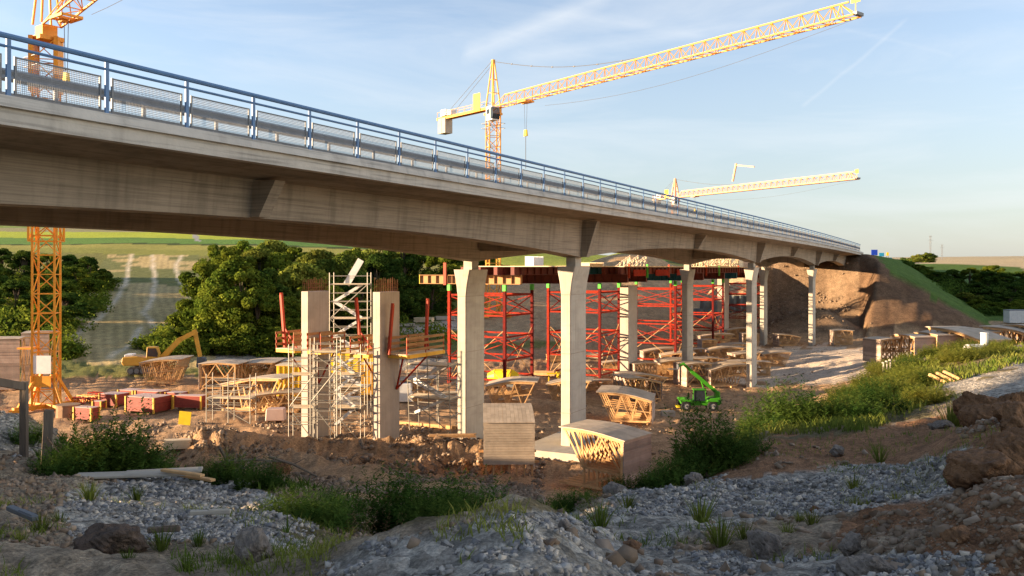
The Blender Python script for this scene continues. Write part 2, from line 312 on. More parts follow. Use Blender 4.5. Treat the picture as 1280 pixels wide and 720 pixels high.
def base_h(X, Y):
    px, Ye, back = ucoord(X, Y)
    ci = np.clip(np.searchsorted(UC, px, side='right')-1, 0, len(UC)-2); ct = np.clip((px-UC[ci])/(UC[ci+1]-UC[ci]), 0, 1)
    ct = ct*ct*(3-2*ct)*.5+ct*.5
    lr = np.log(YR); ly = np.log(np.clip(Ye, YR[0], YR[-1])); ri = np.clip(np.searchsorted(lr, ly, side='right')-1, 0, len(YR)-2); rt = (ly-lr[ri])/(lr[ri+1]-lr[ri])
    def colv(c):
        g = lambda k: TB[np.clip(ri+k, 0, len(YR)-1), c]
        cu = cubic(g(-1), g(0), g(1), g(2), rt); li = g(0)+(g(1)-g(0))*rt
        return .6*cu+.4*li
    h = colv(ci)*(1-ct)+colv(ci+1)*ct
    return h*(1-back)+(-1.7)*back
def bump2(X, Y, px, py, Yc, rx, ry, h):
    cx = (px-640)/F*Yc; return h*np.exp(-((X-cx)/rx)**2-((Y-Yc)/ry)**2)
def height(X, Y, detail=True):
    X = np.asarray(X, float); Y = np.asarray(Y, float); h = base_h(X, Y)
    t = X*ST+Y*CT; d = -X*CT+Y*ST; r = np.hypot(X, Y)
    # approach embankment behind the abutment, with side and front slopes
    dx = np.maximum(0, np.maximum(178-t, (t-290)*.8)); dd = np.maximum(0, np.maximum(17.6-d, d-34.0))
    dist = np.hypot(dx*.95, dd); emb = 2.75-.62*dist
    under = np.clip(1-dd/2.5, 0, 1)*((t < 178.5)); emb = emb-6.2*under*np.clip(dx/1.0, 0, 1)
    emb = emb+np.clip(dist/6, 0, 1)*(fbm(X*.25, Y*.25, 4, 9)-.5)*1.5
    h = np.maximum(h, np.where(emb > -30, emb, -30))
    # heaps: dirt piles in the pit, earth mound by the far abutment, gravel pile, ridges
    for a in [(275,0,52,2.6,4,1.6),(235,0,54,2.2,3,.9),(330,0,46,2.6,3,1.3),(400,0,43,3,2.0,1.0),(455,0,40,2.5,2.0,.9),(420,0,56,9,1.3,.5),(560,0,55,5,1.2,.5),(540,0,36,3,2.5,.5),
              (800,0,190,12,12,4.2),(760,0,180,9,8,2.5),(1000,0,155,6,5,2.5),(1040,0,152,5,6,2.5),(1080,0,160,4,5,1.0),(970,0,152,9,5,1.4),(1120,0,65,3,4,1.4),(600,0,165,7,7,2.0),
              (12,0,19,1.1,1.5,.55),(640,0,6.6,.55,.6,.13),(1075,0,17.5,1.0,1.6,.2),(1265,0,9,.9,1.6,.55),(1225,0,14,1.2,2,.35),(1290,0,5.5,.7,1.0,.30),(1180,0,4.4,.5,.35,-.06),(520,0,5.0,.5,.4,.05)]:
        h = h+bump2(X, Y, *a)
    if detail:
        pit = np.clip((r-26)/15, 0, 1)*np.clip((160-r)/40, 0, 1); fore = np.clip((34-r)/12, 0, 1)
        h = h+pit*(fbm(X*.35, Y*.35, 4, 3)-.5)*.45+pit*(fbm(X*1.3, Y*1.3, 3, 5)-.5)*.3
        rough = np.exp(-((X+13)/9)**2-((Y-49)/8)**2)+.8*np.exp(-((X+4)/9)**2-((Y-50)/5)**2)
        h = h+rough*(np.abs(fbm(X*1.1, Y*1.1, 5, 21)-.5)*2.2-.3)*.9
        h = h+fore*((fbm(X*.9, Y*.9, 5, 13)-.5)*.32*np.clip(r/8, .35, 1)+(fbm(X*4, Y*4, 4, 17)-.5)*.14)
        far = np.clip((r-160)/100, 0, 1); h = h+far*(fbm(X*.02, Y*.02, 3, 31)-.5)*1.5
    return h
def hz(x, y): return float(height(np.array([x]), np.array([y]))[0])
def pick(px, py, ymin=40.0, ymax=900.0):
    u = (px-640)/F; Ys = np.exp(np.linspace(math.log(ymin), math.log(ymax), 1600)); hs = height(u*Ys, Ys)
    v = HY-F*hs/Ys; ok = np.where(v <= py)[0]
    i = ok[0] if len(ok) else len(Ys)-1
    return (float(u*Ys[i]), float(Ys[i]), float(hs[i]))
def inpoly(px, py, poly):
    ins = np.zeros(px.shape, bool); n = len(poly)
    for i in range(n):
        x1, y1 = poly[i]; x2, y2 = poly[(i+1) % n]
        c = ((y1 > py) != (y2 > py)) & (px < (x2-x1)*(py-y1)/((y2-y1) if y2 != y1 else 1e-9)+x1); ins ^= c
    return ins
G_GRAVEL = [[(400,725),(440,690),(560,660),(640,640),(730,640),(800,600),(960,598),(1130,580),(1215,560),(1235,600),(1160,625),(1060,640),(960,650),(860,668),(840,730)],
            [(80,615),(250,588),(330,610),(405,655),(390,690),(300,680),(90,668)], [(-60,515),(30,515),(60,560),(-60,575)], [(1180,482),(1300,440),(1300,494),(1200,500)], [(500,730),(560,690),(1000,690),(1240,690),(1240,730)]]
G_GRASS = [[(780,606),(850,570),(930,520),(1000,480),(1100,440),(1200,420),(1300,395),(1300,448),(1180,482),(1150,515),(1080,540),(960,545),(880,600),(800,612)],
           [(620,645),(690,605),(780,600),(790,612),(700,640)], [(40,575),(120,520),(200,540),(260,590),(130,605)], [(340,680),(370,640),(300,600),(560,590),(620,640),(470,665)]]
G_SOIL = [[(880,602),(960,545),(1080,540),(1160,515),(1215,560),(1130,582),(960,600)], [(1180,520),(1300,470),(1300,730),(1180,730),(1170,650)], [(1000,690),(1180,650),(1180,600),(1200,560)]]
def surface(X, Y, Z):
    """albedo, gravel weight"""
    px, Ye, back = ucoord(X, Y); py = HY-F*Z/np.maximum(Y, .5); r = np.hypot(X, Y); t = X*ST+Y*CT; d = -X*CT+Y*ST
    jx = px+(fbm(X*.8, Y*.8, 3, 41)-.5)*60; jy = py+(fbm(X*.8, Y*.8, 3, 43)-.5)*26
    n1 = fbm(X*.5, Y*.5, 4, 51)[:, None]; n2 = fbm(X*2.5, Y*2.5, 3, 57)[:, None]
    A = lambda c: np.array(c)[None, :]
    dirt = A((.25,.19,.125))*(1-n1)+A((.42,.335,.235))*n1; g = np.zeros(len(X)); g += .35
    c = dirt
    fore = r < 45
    def put(mask, cc, gv):
        nonlocal c
        c = np.where(mask[:, None], cc, c); g[mask] = gv
    near = fore & (Y > 0)
    for p in G_SOIL: put(near & inpoly(jx, jy, p), A((.22,.11,.055))*(1-n1)+A((.34,.19,.10))*n1, .1)
    for p in G_GRAVEL: put(near & inpoly(jx, jy, p), A((.28,.25,.21))*(1-n2)+A((.46,.42,.35))*n2, .8)
    for p in G_GRASS: put(near & inpoly(jx, jy, p), A((.13,.115,.055))*(1-n1)+A((.24,.18,.10))*n1, .1)
    # pit floor
    pit = (r >= 22) & (Z < -5.2) & (py > 380)
    tn = fbm(X*.12, Y*.12, 4, 61)[:, None]; put(pit, A((.36,.215,.11))*(1-tn)+A((.50,.32,.18))*tn, .25)
    rutd = np.abs(np.sin((d*1.0+fbm(X*.06, Y*.06, 2, 3)*14)*1.4)) > .93
    put(pit & rutd & (r > 48), c*.82, .25)
    put(pit & (r > 70) & (jx > 900) & (jy > 433) & (jy < 480), A((.58,.46,.34))*(1-tn)+A((.68,.56,.43))*tn, .2)
    # hill with mown hay field, left
    hill = (r > 96) & (px < 700) & (Z > -11.3); gn = fbm(X*.05, Y*.05, 4, 71)[:, None]
    put(hill, A((.13,.15,.04))*(1-gn)+A((.21,.19,.06))*gn, .05)
    ledge = np.interp(Ye, [100,120,150,190,245], [60,62,80,115,137]); redge = np.interp(Ye, [100,130,160,200,245], [330,300,262,252,248])
    fld = (Ye > 101) & (Ye < 243) & (px > ledge) & (px < redge)
    fn = fbm(px*.05, Ye*.03, 4, 77)[:, None]; st = (np.sin((px-ledge)/(redge-ledge)*110)*.5+.5)[:, None]
    put(fld, (A((.42,.32,.13))*(1-fn)+A((.60,.46,.23))*fn)*(.78+.22*st), .05)
    put(fld & (fbm(X*.06, Y*.06, 3, 79) > .56), A((.16,.17,.06))+0*c, .05)
    for line in [[(104,70),(118,92),(135,125),(155,146),(180,158),(243,164)], [(104,132),(112,160),(122,172),(128,176)], [(128,196),(140,180),(155,190),(180,194),(243,190)], [(140,240),(160,236),(190,222),(215,220),(243,228)], [(150,95),(175,112),(200,128)]]:
        ys, xs = zip(*line); lx = np.interp(Ye, ys, xs)+(fbm(Ye*.3, Ye*0+2, 3, 5)-.5)*5
        wt = np.clip(1.25-np.abs(px-lx)*Ye/F/(.45+.35*vnoise(Ye*.9, px*.1, 4)), 0, 1)*((Ye > ys[0]) & (Ye < ys[-1]))*(.55+.45*vnoise(X*1.5, Y*1.5, 6)); c = c*(1-wt[:, None])+A((.68,.58,.42))*wt[:, None]
    band = lambda a, b: (px < 880) & (Ye+ (px-120)*.03 >= a) & (Ye+(px-120)*.03 < b)
    put(band(243, 262), A((.24,.24,.055))+0*c, 0); put(band(262, 284), A((.30,.28,.07))+0*c, 0); put(band(284, 291), A((.05,.07,.02))+0*c, 0)
    put(band(291, 345), A((.12,.22,.045))+0*c, 0); put(band(345, 480), A((.38,.42,.045))+0*c, 0); put(band(480, 620), A((.30,.27,.13))+0*c, 0); put(band(620, 5000), A((.20,.26,.06))+0*c, 0)
    put((Ye > 300) & (Ye < 700) & (np.abs(px-(247+(Ye-300)*.0*1-(Ye-300)*.03)) < 2.6+300/Ye), A((.33,.32,.30))+0*c, 0)
    put((Ye > 125) & (Ye < 160) & (px > 480) & (px < 620) & (np.abs(Ye-(128+(px-480)*.16)) < 5), A((.40,.35,.28))+0*c, .1)
    put((Ye > 102) & (Ye < 116) & (px > 270) & (px < 560), A((.36,.31,.24))*(.85+.3*n1), .1)
    # far side slopes of bare earth and plateau at right
    sl = (r > 125) & (px >= 600) & (px < 1300) & (Z > -10.8)
    put(sl & (Ye < 240), A((.36,.225,.115))*(1-n1)+A((.50,.35,.20))*n1, .4)
    put((px > 600) & (px < 790) & (Ye > 186), A((.26,.30,.05))*(.8+.4*gn), 0)
    put((Ye >= 240) & (px > 880), A((.42,.33,.19))*(1-gn)+A((.5,.40,.24))*gn, 0)
    put((Ye >= 180) & (Ye < 285) & (px > 1000), A((.13,.12,.05))*(1-n1)+A((.22,.16,.09))*n1, 0)
    emb = ((t > 165) & (t < 330) & (d < 19) & (d > -12) & (Z > base_h(X, Y)+.25) & (px > 1050)) | ((t > 146) & (t < 330) & (d < 18) & (d > -14) & (px > 1072) & (Z > -9.9))
    put(emb, A((.115,.066,.038))*(1-n1)+A((.18,.115,.068))*n1, .2)
    gl = np.interp(py, [316,330,345,370,400,425], [1090,1104,1120,1162,1218,1258]); put(emb & (px > gl+(n1[:, 0]-.5)*16) & (Ye > 150), A((.05,.10,.015))*(1-n1)+A((.10,.16,.03))*n1, 0)
    put((t > 178) & (t < 430) & (d >= 19) & (d < 33), A((.2,.19,.18))+0*c, 0)
    put((r > 140) & (px > 930) & (px < 1075) & (Z > -11), A((.19,.12,.07))*(1-n1)+A((.30,.21,.13))*n1, .3)  # abutment slope: soil albedo darkened to stand in for shade
    put((Ye > 95) & (Ye < 135) & (px > 1090) & (Z > -10.4) & (py < 428), A((.40,.37,.34))+0*c, .5)
    return np.clip(c, 0, 1), g
def build_terrain():
    az_ = np.concatenate([np.arange(-180, -36, 3.0), np.arange(-36, 36, .12), np.arange(36, 180, 3.0)]); az_ = np.radians(az_)
    rs = np.exp(np.linspace(math.log(1.4), math.log(5000), 470)); A_, R_ = np.meshgrid(az_, rs)
    # keep depth rows roughly constant: radius
    X = (R_*np.sin(A_)).ravel(); Y = (R_*np.cos(A_)).ravel(); Z = height(X, Y); na = len(az_); nr = len(rs)
    i = np.arange(nr-1)[:, None]*na; j = np.arange(na)[None, :]; jn = (j+1) % na
    f = np.stack([i+j, i+jn, i+na+jn, i+na+j], -1).reshape(-1, 4)
    V = np.stack([X, Y, Z], 1); V = np.vstack([V, [[0, 0, -1.7]]])
    m = bpy.data.materials.new('ground'); m.use_nodes = True; t = m.node_tree; b = t.nodes['Principled BSDF']; b.inputs['Roughness'].default_value = .95; b.inputs['Specular IOR Level'].default_value = .1
    at = t.nodes.new('ShaderNodeAttribute'); at.attribute_name = 'albedo'; tx = t.nodes.new('ShaderNodeTexCoord')
    ga = t.nodes.new('ShaderNodeAttribute'); ga.attribute_name = 'gravel'
    def nn(tp, sc, det=6):
        q = t.nodes.new(tp); q.inputs['Scale'].default_value = sc
        if 'Noise' in tp: q.inputs['Detail'].default_value = det; q.inputs['Roughness'].default_value = .7
        t.links.new(tx.outputs['Object'], q.inputs['Vector']); return q
    a1 = nn('ShaderNodeTexNoise', .9, 10); a2 = nn('ShaderNodeTexNoise', 7, 8); vo = nn('ShaderNodeTexVoronoi', 11); vo2 = nn('ShaderNodeTexVoronoi', 26)
    def rng_(src, lo, hi, a=0.0, b_=1.0):
        r_ = t.nodes.new('ShaderNodeMapRange'); r_.inputs['From Min'].default_value = a; r_.inputs['From Max'].default_value = b_; r_.inputs['To Min'].default_value = lo; r_.inputs['To Max'].default_value = hi; t.links.new(src, r_.inputs['Value']); return r_.outputs[0]
    def mul(c, f_, fac=None):
        x = t.nodes.new('ShaderNodeMixRGB'); x.blend_type = 'MULTIPLY'; x.inputs['Fac'].default_value = 1
        if fac is not None: t.links.new(fac, x.inputs['Fac'])
        t.links.new(c, x.inputs['Color1']); t.links.new(f_, x.inputs['Color2']); return x.outputs[0]
    c = mul(at.outputs['Color'], rng_(a1.outputs['Fac'], .55, 1.45, .25, .75)); c = mul(c, rng_(a2.outputs['Fac'], .5, 1.5, .3, .7)); a3 = nn('ShaderNodeTexNoise', 45, 6); c = mul(c, rng_(a3.outputs['Fac'], .5, 1.5, .3, .7))
    sp = t.nodes.new('ShaderNodeSeparateColor'); t.links.new(vo.outputs['Color'], sp.inputs[0])
    c = mul(c, rng_(sp.outputs[0], .5, 1.6), ga.outputs['Fac']); t.links.new(c, b.inputs['Base Color'])
    hsum = t.nodes.new('ShaderNodeMath'); hsum.operation = 'MULTIPLY_ADD'; t.links.new(vo.outputs['Distance'], hsum.inputs[0]); t.links.new(rng_(ga.outputs['Fac'], 0, -1.2), hsum.inputs[1]); t.links.new(a2.outputs['Fac'], hsum.inputs[2])
    h2 = t.nodes.new('ShaderNodeMath'); h2.operation = 'MULTIPLY_ADD'; t.links.new(vo2.outputs['Distance'], h2.inputs[0]); h2.inputs[1].default_value = -.3; t.links.new(hsum.outputs[0], h2.inputs[2])
    bp = t.nodes.new('ShaderNodeBump'); bp.inputs['Strength'].default_value = .9; bp.inputs['Distance'].default_value = .14; t.links.new(h2.outputs[0], bp.inputs['Height']); t.links.new(bp.outputs[0], b.inputs['Normal'])
    o = npmesh('ground', V, f, m, smooth=True); me = o.data
    n0 = len(V)-1; bmf = [(n0, (k+1) % na, k) for k in range(na)]
    Cc, g = surface(V[:, 0], V[:, 1], V[:, 2])
    al = me.color_attributes.new('albedo', 'FLOAT_COLOR', 'POINT'); al.data.foreach_set('color', np.hstack([Cc, np.ones((len(Cc), 1))]).astype(np.float32).ravel())
    gr = me.attributes.new('gravel', 'FLOAT', 'POINT'); gr.data.foreach_set('value', g.astype(np.float32))
    o['kind'] = 'structure'; return o
ground = build_terrain()

# ---------------------------------------------------------------- existing bridge (local x = along, local y = across, away from the camera)
BR = R(90-27.18)
U = Vector((ST, CT, 0)); V_ = Vector((-CT, ST, 0))
def bw(t, d, z=0): p = U*t+V_*d; return Vector((p.x, p.y, z))
bridge = empty('road_bridge', (0,0,0), BR, 'grey concrete road bridge with arched girders and a blue railing crossing the whole site', 'bridge')
def dz(t): return -.5*max(0, (t-90)/88)**2
SUP = [-5.5, 51.0, 101.2, 143.7, 182.5]
def gb(t):
    if t < SUP[0]: a, b = -62, SUP[0]
    else:
        for a, b in zip(SUP[:-1], SUP[1:]):
            if t <= b: break
    s = abs(t-(a+b)/2)/((b-a)/2); return 1.70-1.0*min(1, s)**2.1
def loft(name, prof, t0, t1, step, m, parent):
    ts = []; x = t0
    while x < t1-1e-3: ts.append(x); x += step
    ts.append(t1); mb = MB(); n = len(prof(t0)); vs = []
    for x in ts: vs += [(x, d, z) for d, z in prof(x)]
    fs = []
    for k in range(len(ts)-1):
        for i in range(n): fs.append((k*n+i, k*n+(i+1) % n, (k+1)*n+(i+1) % n, (k+1)*n+i))
    fs += [tuple(range(n)), tuple(range((len(ts)-1)*n, len(ts)*n))[::-1]]
    return mb.add(vs, fs).build(name, m, parent)
XF = .027
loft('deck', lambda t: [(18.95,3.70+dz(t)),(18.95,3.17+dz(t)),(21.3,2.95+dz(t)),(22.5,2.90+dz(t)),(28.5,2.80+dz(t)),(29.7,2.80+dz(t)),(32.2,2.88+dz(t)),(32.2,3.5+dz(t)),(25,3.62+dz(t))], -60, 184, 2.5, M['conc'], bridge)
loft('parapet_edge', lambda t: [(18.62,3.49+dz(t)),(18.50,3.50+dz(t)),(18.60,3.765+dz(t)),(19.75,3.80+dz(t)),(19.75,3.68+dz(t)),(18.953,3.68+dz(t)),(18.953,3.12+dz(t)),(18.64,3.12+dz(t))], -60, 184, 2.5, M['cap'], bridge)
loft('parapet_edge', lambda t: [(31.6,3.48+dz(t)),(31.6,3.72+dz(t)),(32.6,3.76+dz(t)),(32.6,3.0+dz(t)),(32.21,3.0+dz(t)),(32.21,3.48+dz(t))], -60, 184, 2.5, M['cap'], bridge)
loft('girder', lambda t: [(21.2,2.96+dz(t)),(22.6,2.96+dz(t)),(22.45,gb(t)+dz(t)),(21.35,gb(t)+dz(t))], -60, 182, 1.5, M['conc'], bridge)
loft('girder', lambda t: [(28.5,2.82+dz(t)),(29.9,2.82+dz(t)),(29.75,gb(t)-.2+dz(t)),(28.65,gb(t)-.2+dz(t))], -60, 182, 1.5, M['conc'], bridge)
for t in SUP[:-1]+[(a+b)/2 for a, b in zip(SUP[:-1], SUP[1:])]:
    b_ = gb(t); mb = MB()
    mb.prism([(20.25,2.9+dz(t)),(21.21,2.9+dz(t)),(21.34,b_+.02+dz(t)),(20.95,b_+.02+dz(t))], 'x', t-.25, t+.25); mb.build('web_stiffener', M['conc'], bridge)
    mb = MB(); mb.box((t, 25.5, (2.8+b_+.45)/2+dz(t)), (.5, 5.9, 2.8-b_-.45)); mb.build('cross_beam', M['conc'], bridge)
def pier(t, d, base, top, name='pier', hl=1.22, hw=.33, m=None, parent=None, flare=True):
    m = m or M['pier']; p = MB(); zt = top-.55; zf = top-2.25
    def ring(hl_, hw_, z): c = .06; return [(t-hl_+c,d-hw_,z),(t+hl_-c,d-hw_,z),(t+hl_,d-hw_+c,z),(t+hl_,d+hw_-c,z),(t+hl_-c,d+hw_,z),(t-hl_+c,d+hw_,z),(t-hl_,d+hw_-c,z),(t-hl_,d-hw_+c,z)]
    zs = [(base-1.0, hl, hw), (zf, hl, hw), (zf+.8, hl, hw+.10), (zt, hl, hw+.29)]; vs = []
    for z, a, b in zs: vs += ring(a, b, z)
    fs = [tuple(range(8))[::-1], tuple(range(24, 32))]
    for k in range(3):
        for i in range(8): fs.append((k*8+i, k*8+(i+1) % 8, (k+1)*8+(i+1) % 8, (k+1)*8+i))
    p.add(vs, fs); o = p.build(name, m, parent)
    MB().box((t, d, (zt+top)/2), (.9, .62, top-zt)).build('bearing_block', m, o)
    for z in [zf-.02]+[zf-3.6*k for k in range(1, 4)]:
        if z > base+.5: MB().box((t, d, z), (2*hl+.006, 2*hw+.006, .025)).build('pour_joint', M['conc'], o)
    return o
for t in SUP[1:4]:
    for d, off in ((21.9, 0), (29.2, -.2)):
        p = bw(t, d); top = gb(t)+off+dz(t); pier(t, d, hz(p.x, p.y), top, parent=bridge)
pf = bw(51, 21.9); fb = MB(); fb.box((51.0, 21.9, hz(pf.x, pf.y)+.05), (6.5, 4.6, .9)); fb.build('footing', M['slab'], bridge)
# abutment
ab = MB(); ab.box((183.2, 25.5, -.9), (1.6, 13.2, 7.4)); ab.build('abutment_wall', M['conc'], bridge)
wg = MB(); wg.prism([(182.6,2.4),(186,2.4),(186,-4.6),(182.6,-4.6)], 'y', 18.65, 19.25); wg.build('wing_wall', M['pier'], bridge)
# railing: rails, posts, mesh panels
rl = MB()
ts = [x for x in np.arange(-40, 181, 2.5)]
T0P = 12.38
allk = range(-16, 67)
def seg(mb, d, z, r, t0, t1, n=8):
    x = t0
    while x < t1-1e-6:
        y = min(t1, x+5); mb.tube((x, d, z+dz(x)), (y, d, z+dz(y)), r, n); x = y
seg(rl, 18.72, 5.08, .065, -40, 180)
railing = rl.build('railing', M['blue'], bridge)
r2 = MB(); seg(r2, 18.72, 4.85, .035, -40, 180, 6); r2.build('middle_rail', M['blue'], railing)
pm = MB(); pm.box((0, 0, .66), (.10, .05, 1.30)); pm.box((0, 0, .012), (.2, .14, .02)); post0 = pm.build('railing_post', M['blue'], railing)
fr = MB(); W_ = 2.16
for x in (0, W_): fr.box((x, 0, .45), (.045, .04, .84))
for z in (.05, .85): fr.box((W_/2, 0, z), (W_-.045, .035, .035))
panel0 = fr.build('mesh_panel', M['dsteel'], railing)
ms = MB(); nx_, nz_ = 50, 18
for i in range(1, nx_): ms.box((W_*i/nx_, .0, .45), (.009, .005, .77))
for j in range(1, nz_): ms.box((W_/2, .004, .05+.8*j/nz_), (W_-.05, .005, .012))
meshd = ms.build('wire_mesh_tmp', M['steel'], None)
panel0.data.materials.append(M['steel'])
bmx = bmesh.new(); bmx.from_mesh(panel0.data); nf0 = len(bmx.faces); bmx.from_mesh(meshd.data); bmx.faces.ensure_lookup_table()
for f_ in bmx.faces[nf0:]: f_.material_index = 1
bmx.to_mesh(panel0.data); bmx.free(); bpy.data.objects.remove(meshd)
first = True
for k in range(-2, 67):
    t = T0P+2.5*k; 
    po = post0 if first else post0.copy(); pa = panel0 if first else panel0.copy()
    if not first: col.objects.link(po); col.objects.link(pa); po.parent = railing; pa.parent = railing
    po.location = (t, 18.72, 3.76+dz(t)); pa.location = (t+.17, 18.74, 3.80+dz(t)); pa.rotation_euler = (0, math.atan2(-(dz(t+2.5)-dz(t)), 2.5), 0); first = False
gr_ = MB()
x = -40
while x < 180:
    a, b = dz(x), dz(x+5)
    for zz, dd in ((4.36, 0), (4.43, -.05), (4.50, 0), (4.57, -.05), (4.64, 0)):
        pass
    gr_.add([(x,19.9,4.34+a),(x,19.84,4.40+a),(x,19.90,4.49+a),(x,19.84,4.58+a),(x,19.9,4.64+a),(x+5,19.9,4.34+b),(x+5,19.84,4.40+b),(x+5,19.90,4.49+b),(x+5,19.84,4.58+b),(x+5,19.9,4.64+b)], [(i, i+1, i+6, i+5) for i in range(4)])
    gr_.beam((x, 19.95, 3.98+a), (x+5, 19.95, 3.98+b), .12, .22); x += 5
grail = gr_.build('guard_rail', M['steel'], bridge)
gp = MB().box((0, 0, .4), (.10, .06, .8)).build('guard_rail_post', M['steel'], grail)
for k in range(0, 66):
    o = gp if k == 0 else gp.copy()
    if k: col.objects.link(o); o.parent = grail
    t = 9.2+2.62*k; o.location = (t, 19.99, 3.82+dz(t))

# ---------------------------------------------------------------- new piers with rebar
def newpier(px, py, zt, label, Yf=None, hl=1.05, hw=.30, rebar=True, grp='concrete piers of the bridge under construction'):
    X, Y, Z = pick(px, py, 46) if Yf is None else ((px-640)/F*Yf, Yf, hz((px-640)/F*Yf, Yf))
    e = empty('concrete_pier', (X, Y, Z), BR, label, 'pier', grp); h = zt-Z
    MB().box((0, 0, (h-.6)/2), (2*hl, 2*hw, h+.6)).build('shaft', M['newpier'], e, bevel=.03)
    if rebar:
        rb = MB()
        for i in range(11):
            for y in (-hw+.08, hw-.08):
                x = -hl+.1+i*(2*hl-.2)/10; rb.tube((x, y, h-.1), (x+random.uniform(-.03,.03), y, h+.85+random.uniform(-.1,.1)), .018, 4)
        for z in (.25, .5): rb.box((0, hw-.08, h+z), (2*hl-.2, .02, .02)); rb.box((0, -hw+.08, h+z), (2*hl-.2, .02, .02))
        rb.build('rebar', M['rust'], e)
    return e
NP1 = newpier(394, 548, -1.50, 'bare concrete pier with rusty rebar on top standing inside the tube scaffold', Yf=60.5, hl=1.08, hw=.30)
NP2 = newpier(483, 546, -1.50, 'bare concrete pier with rusty rebar on top, right of the stair tower', Yf=58.8, hl=1.1, hw=.30)
newpier(786, 468, -1.9, 'pale concrete pier under the red beams beside the braced red tower', Yf=101, hl=1.5, hw=.5, rebar=False)
newpier(904, 425, -1.6, 'furthest pale concrete pier under the red beams near the tarpaulins', Yf=150, hl=1.5, hw=.6, rebar=False)
# ---------------------------------------------------------------- tower cranes
def lattice(mb, z0, z1, w, sec, leg=.14, br=.07, kx=True):
    h = w/2; cs = [(-h,-h),(h,-h),(h,h),(-h,h)]; n = max(1, round((z1-z0)/sec)); s = (z1-z0)/n
    for c in cs: mb.beam((*c, z0), (*c, z1), leg)
    for k in range(n):
        a, b = z0+k*s, z0+(k+1)*s
        for i in range(4):
            p, q = cs[i], cs[(i+1) % 4]
            mb.beam((*p, a), (*q, a), br)
            if (k+i) % 2: p, q = q, p
            mb.beam((*p, a), (*q, b), br)
def tower_crane(loc, mast_h, mast_w, jdir, jlen, clen, label, paint, jib_h=1.6, jib_w=1.5, head=6.5, pitch=0.0, leg=.16, br=.08, trolley=.12, hook=14, sheet=True, rot=0.0, sec=None, cab=True):
    e = empty('tower_crane', loc, 0, label, 'crane', 'tower cranes on the building site'); near_ = not cab
    a = math.atan2(jdir[1], jdir[0])
    bf = MB(); s = mast_w*1.15
    for x, y in ((-s,-s),(s,-s),(s,s),(-s,s)):
        bf.beam((x*.9, y*.9, .2), (x*.28, y*.28, 3.0), .22); bf.box((x*.9, y*.9, .1), (.9, .9, .5))
    bf.beam((-s,-s,.35),(s,s,.35),.35); bf.beam((-s,s,.36),(s,-s,.36),.35)
    bfo = bf.build('base_frame', paint, e); bfo.rotation_euler.z = rot
    m = MB(); lattice(m, 0, mast_h, mast_w, sec or mast_w*.95, leg, br); m_ = m.build('mast', paint, e); m_.rotation_euler.z = rot
    cl = MB(); k = mast_w*1.18/2
    cl.prism([(-k,-k),(k,-k),(k,k),(-k,k)], 'z', mast_h, mast_h+.35)
    if near_: cl.prism([(-k*.62,-k*.62),(k*.62,-k*.62),(k*.62,k*.62),(-k*.62,k*.62)], 'z', mast_h+.36, mast_h+1.25)
    if cab: cl.prism([(-k*.7,-k*.7),(k*.7,-k*.7),(k*.9,k*.9),(-k*.9,k*.9)], 'z', mast_h+.36, mast_h+1.4)
    cl.build('slewing_ring', paint, e).rotation_euler.z = a
    g = MB()
    for z in (-2.2, -1.4):
        for i in range(4):
            c = [(-1.5,-1.5),(1.5,-1.5),(1.5,1.5),(-1.5,1.5)]; p, q = c[i], c[(i+1) % 4]; r_ = mast_w*.75/1.5
            g.beam((p[0]*r_, p[1]*r_, mast_h+z), (q[0]*r_, q[1]*r_, mast_h+z), .06)
    g.build('platform_railing', M['steel'], e).rotation_euler.z = a
    top = mast_h+1.4
    hd = MB(); hw = mast_w*.45
    if head:
        for x, y in ((-hw,-hw),(hw,-hw),(hw,hw),(-hw,hw)): hd.beam((x, y, top), (x*.15, y*.15, top+head), leg)
        for z in (.3, .6):
            q = 1-.85*z; hd.beam((-hw*q,-hw*q,top+head*z),(hw*q,-hw*q,top+head*z),br); hd.beam((-hw*q,hw*q,top+head*z),(hw*q,hw*q,top+head*z),br); hd.beam((hw*q,-hw*q,top+head*z),(hw*q,hw*q,top+head*z),br)
        hd.box((0, 0, top+head), (.5, .5, .6)); hd.build('tower_head', paint, e).rotation_euler.z = a
    # jib: triangular truss, two bottom chords and one top chord
    j = MB(); n = max(8, int(jlen/ (jib_h*1.15))); dx = jlen/n; z0 = top-.2; x0 = mast_w*.55; tp = math.tan(pitch)
    P = lambda x, y, z: (x, y, z0+z+(x-x0)*tp)
    w2 = jib_w/2
    j.beam(P(x0,-w2,0), P(x0+jlen,-w2,0), leg*.95); j.beam(P(x0,w2,0), P(x0+jlen,w2,0), leg*.95); j.beam(P(x0+dx,0,jib_h), P(x0+jlen-dx*.5,0,jib_h), leg)
    j.beam(P(x0,-w2,0), P(x0+dx,0,jib_h), br); j.beam(P(x0,w2,0), P(x0+dx,0,jib_h), br)
    for k in range(n):
        xa, xb = x0+k*dx, x0+(k+1)*dx
        j.beam(P(xa,-w2,0), P(xa,w2,0), br)
        j.beam(P(xa,-w2,0) if k % 2 else P(xa,w2,0), P(xb,w2,0) if k % 2 else P(xb,-w2,0), br*.8)
        if k: 
            for y in (-w2, w2): j.beam(P(xa, y, 0), P(xa+dx*.5 if k < n-1 else xa, 0, jib_h), br); j.beam(P(xa+dx*.5 if k < n-1 else xa, 0, jib_h), P(xb, y, 0), br)
    jo = j.build('jib', paint, e); jo.rotation_euler.z = a
    tb = MB(); tb.box(P(x0+jlen+.1, 0, .15), (.5, jib_w*.9, .35)); tb.build('jib_end', M['dsteel'], jo)
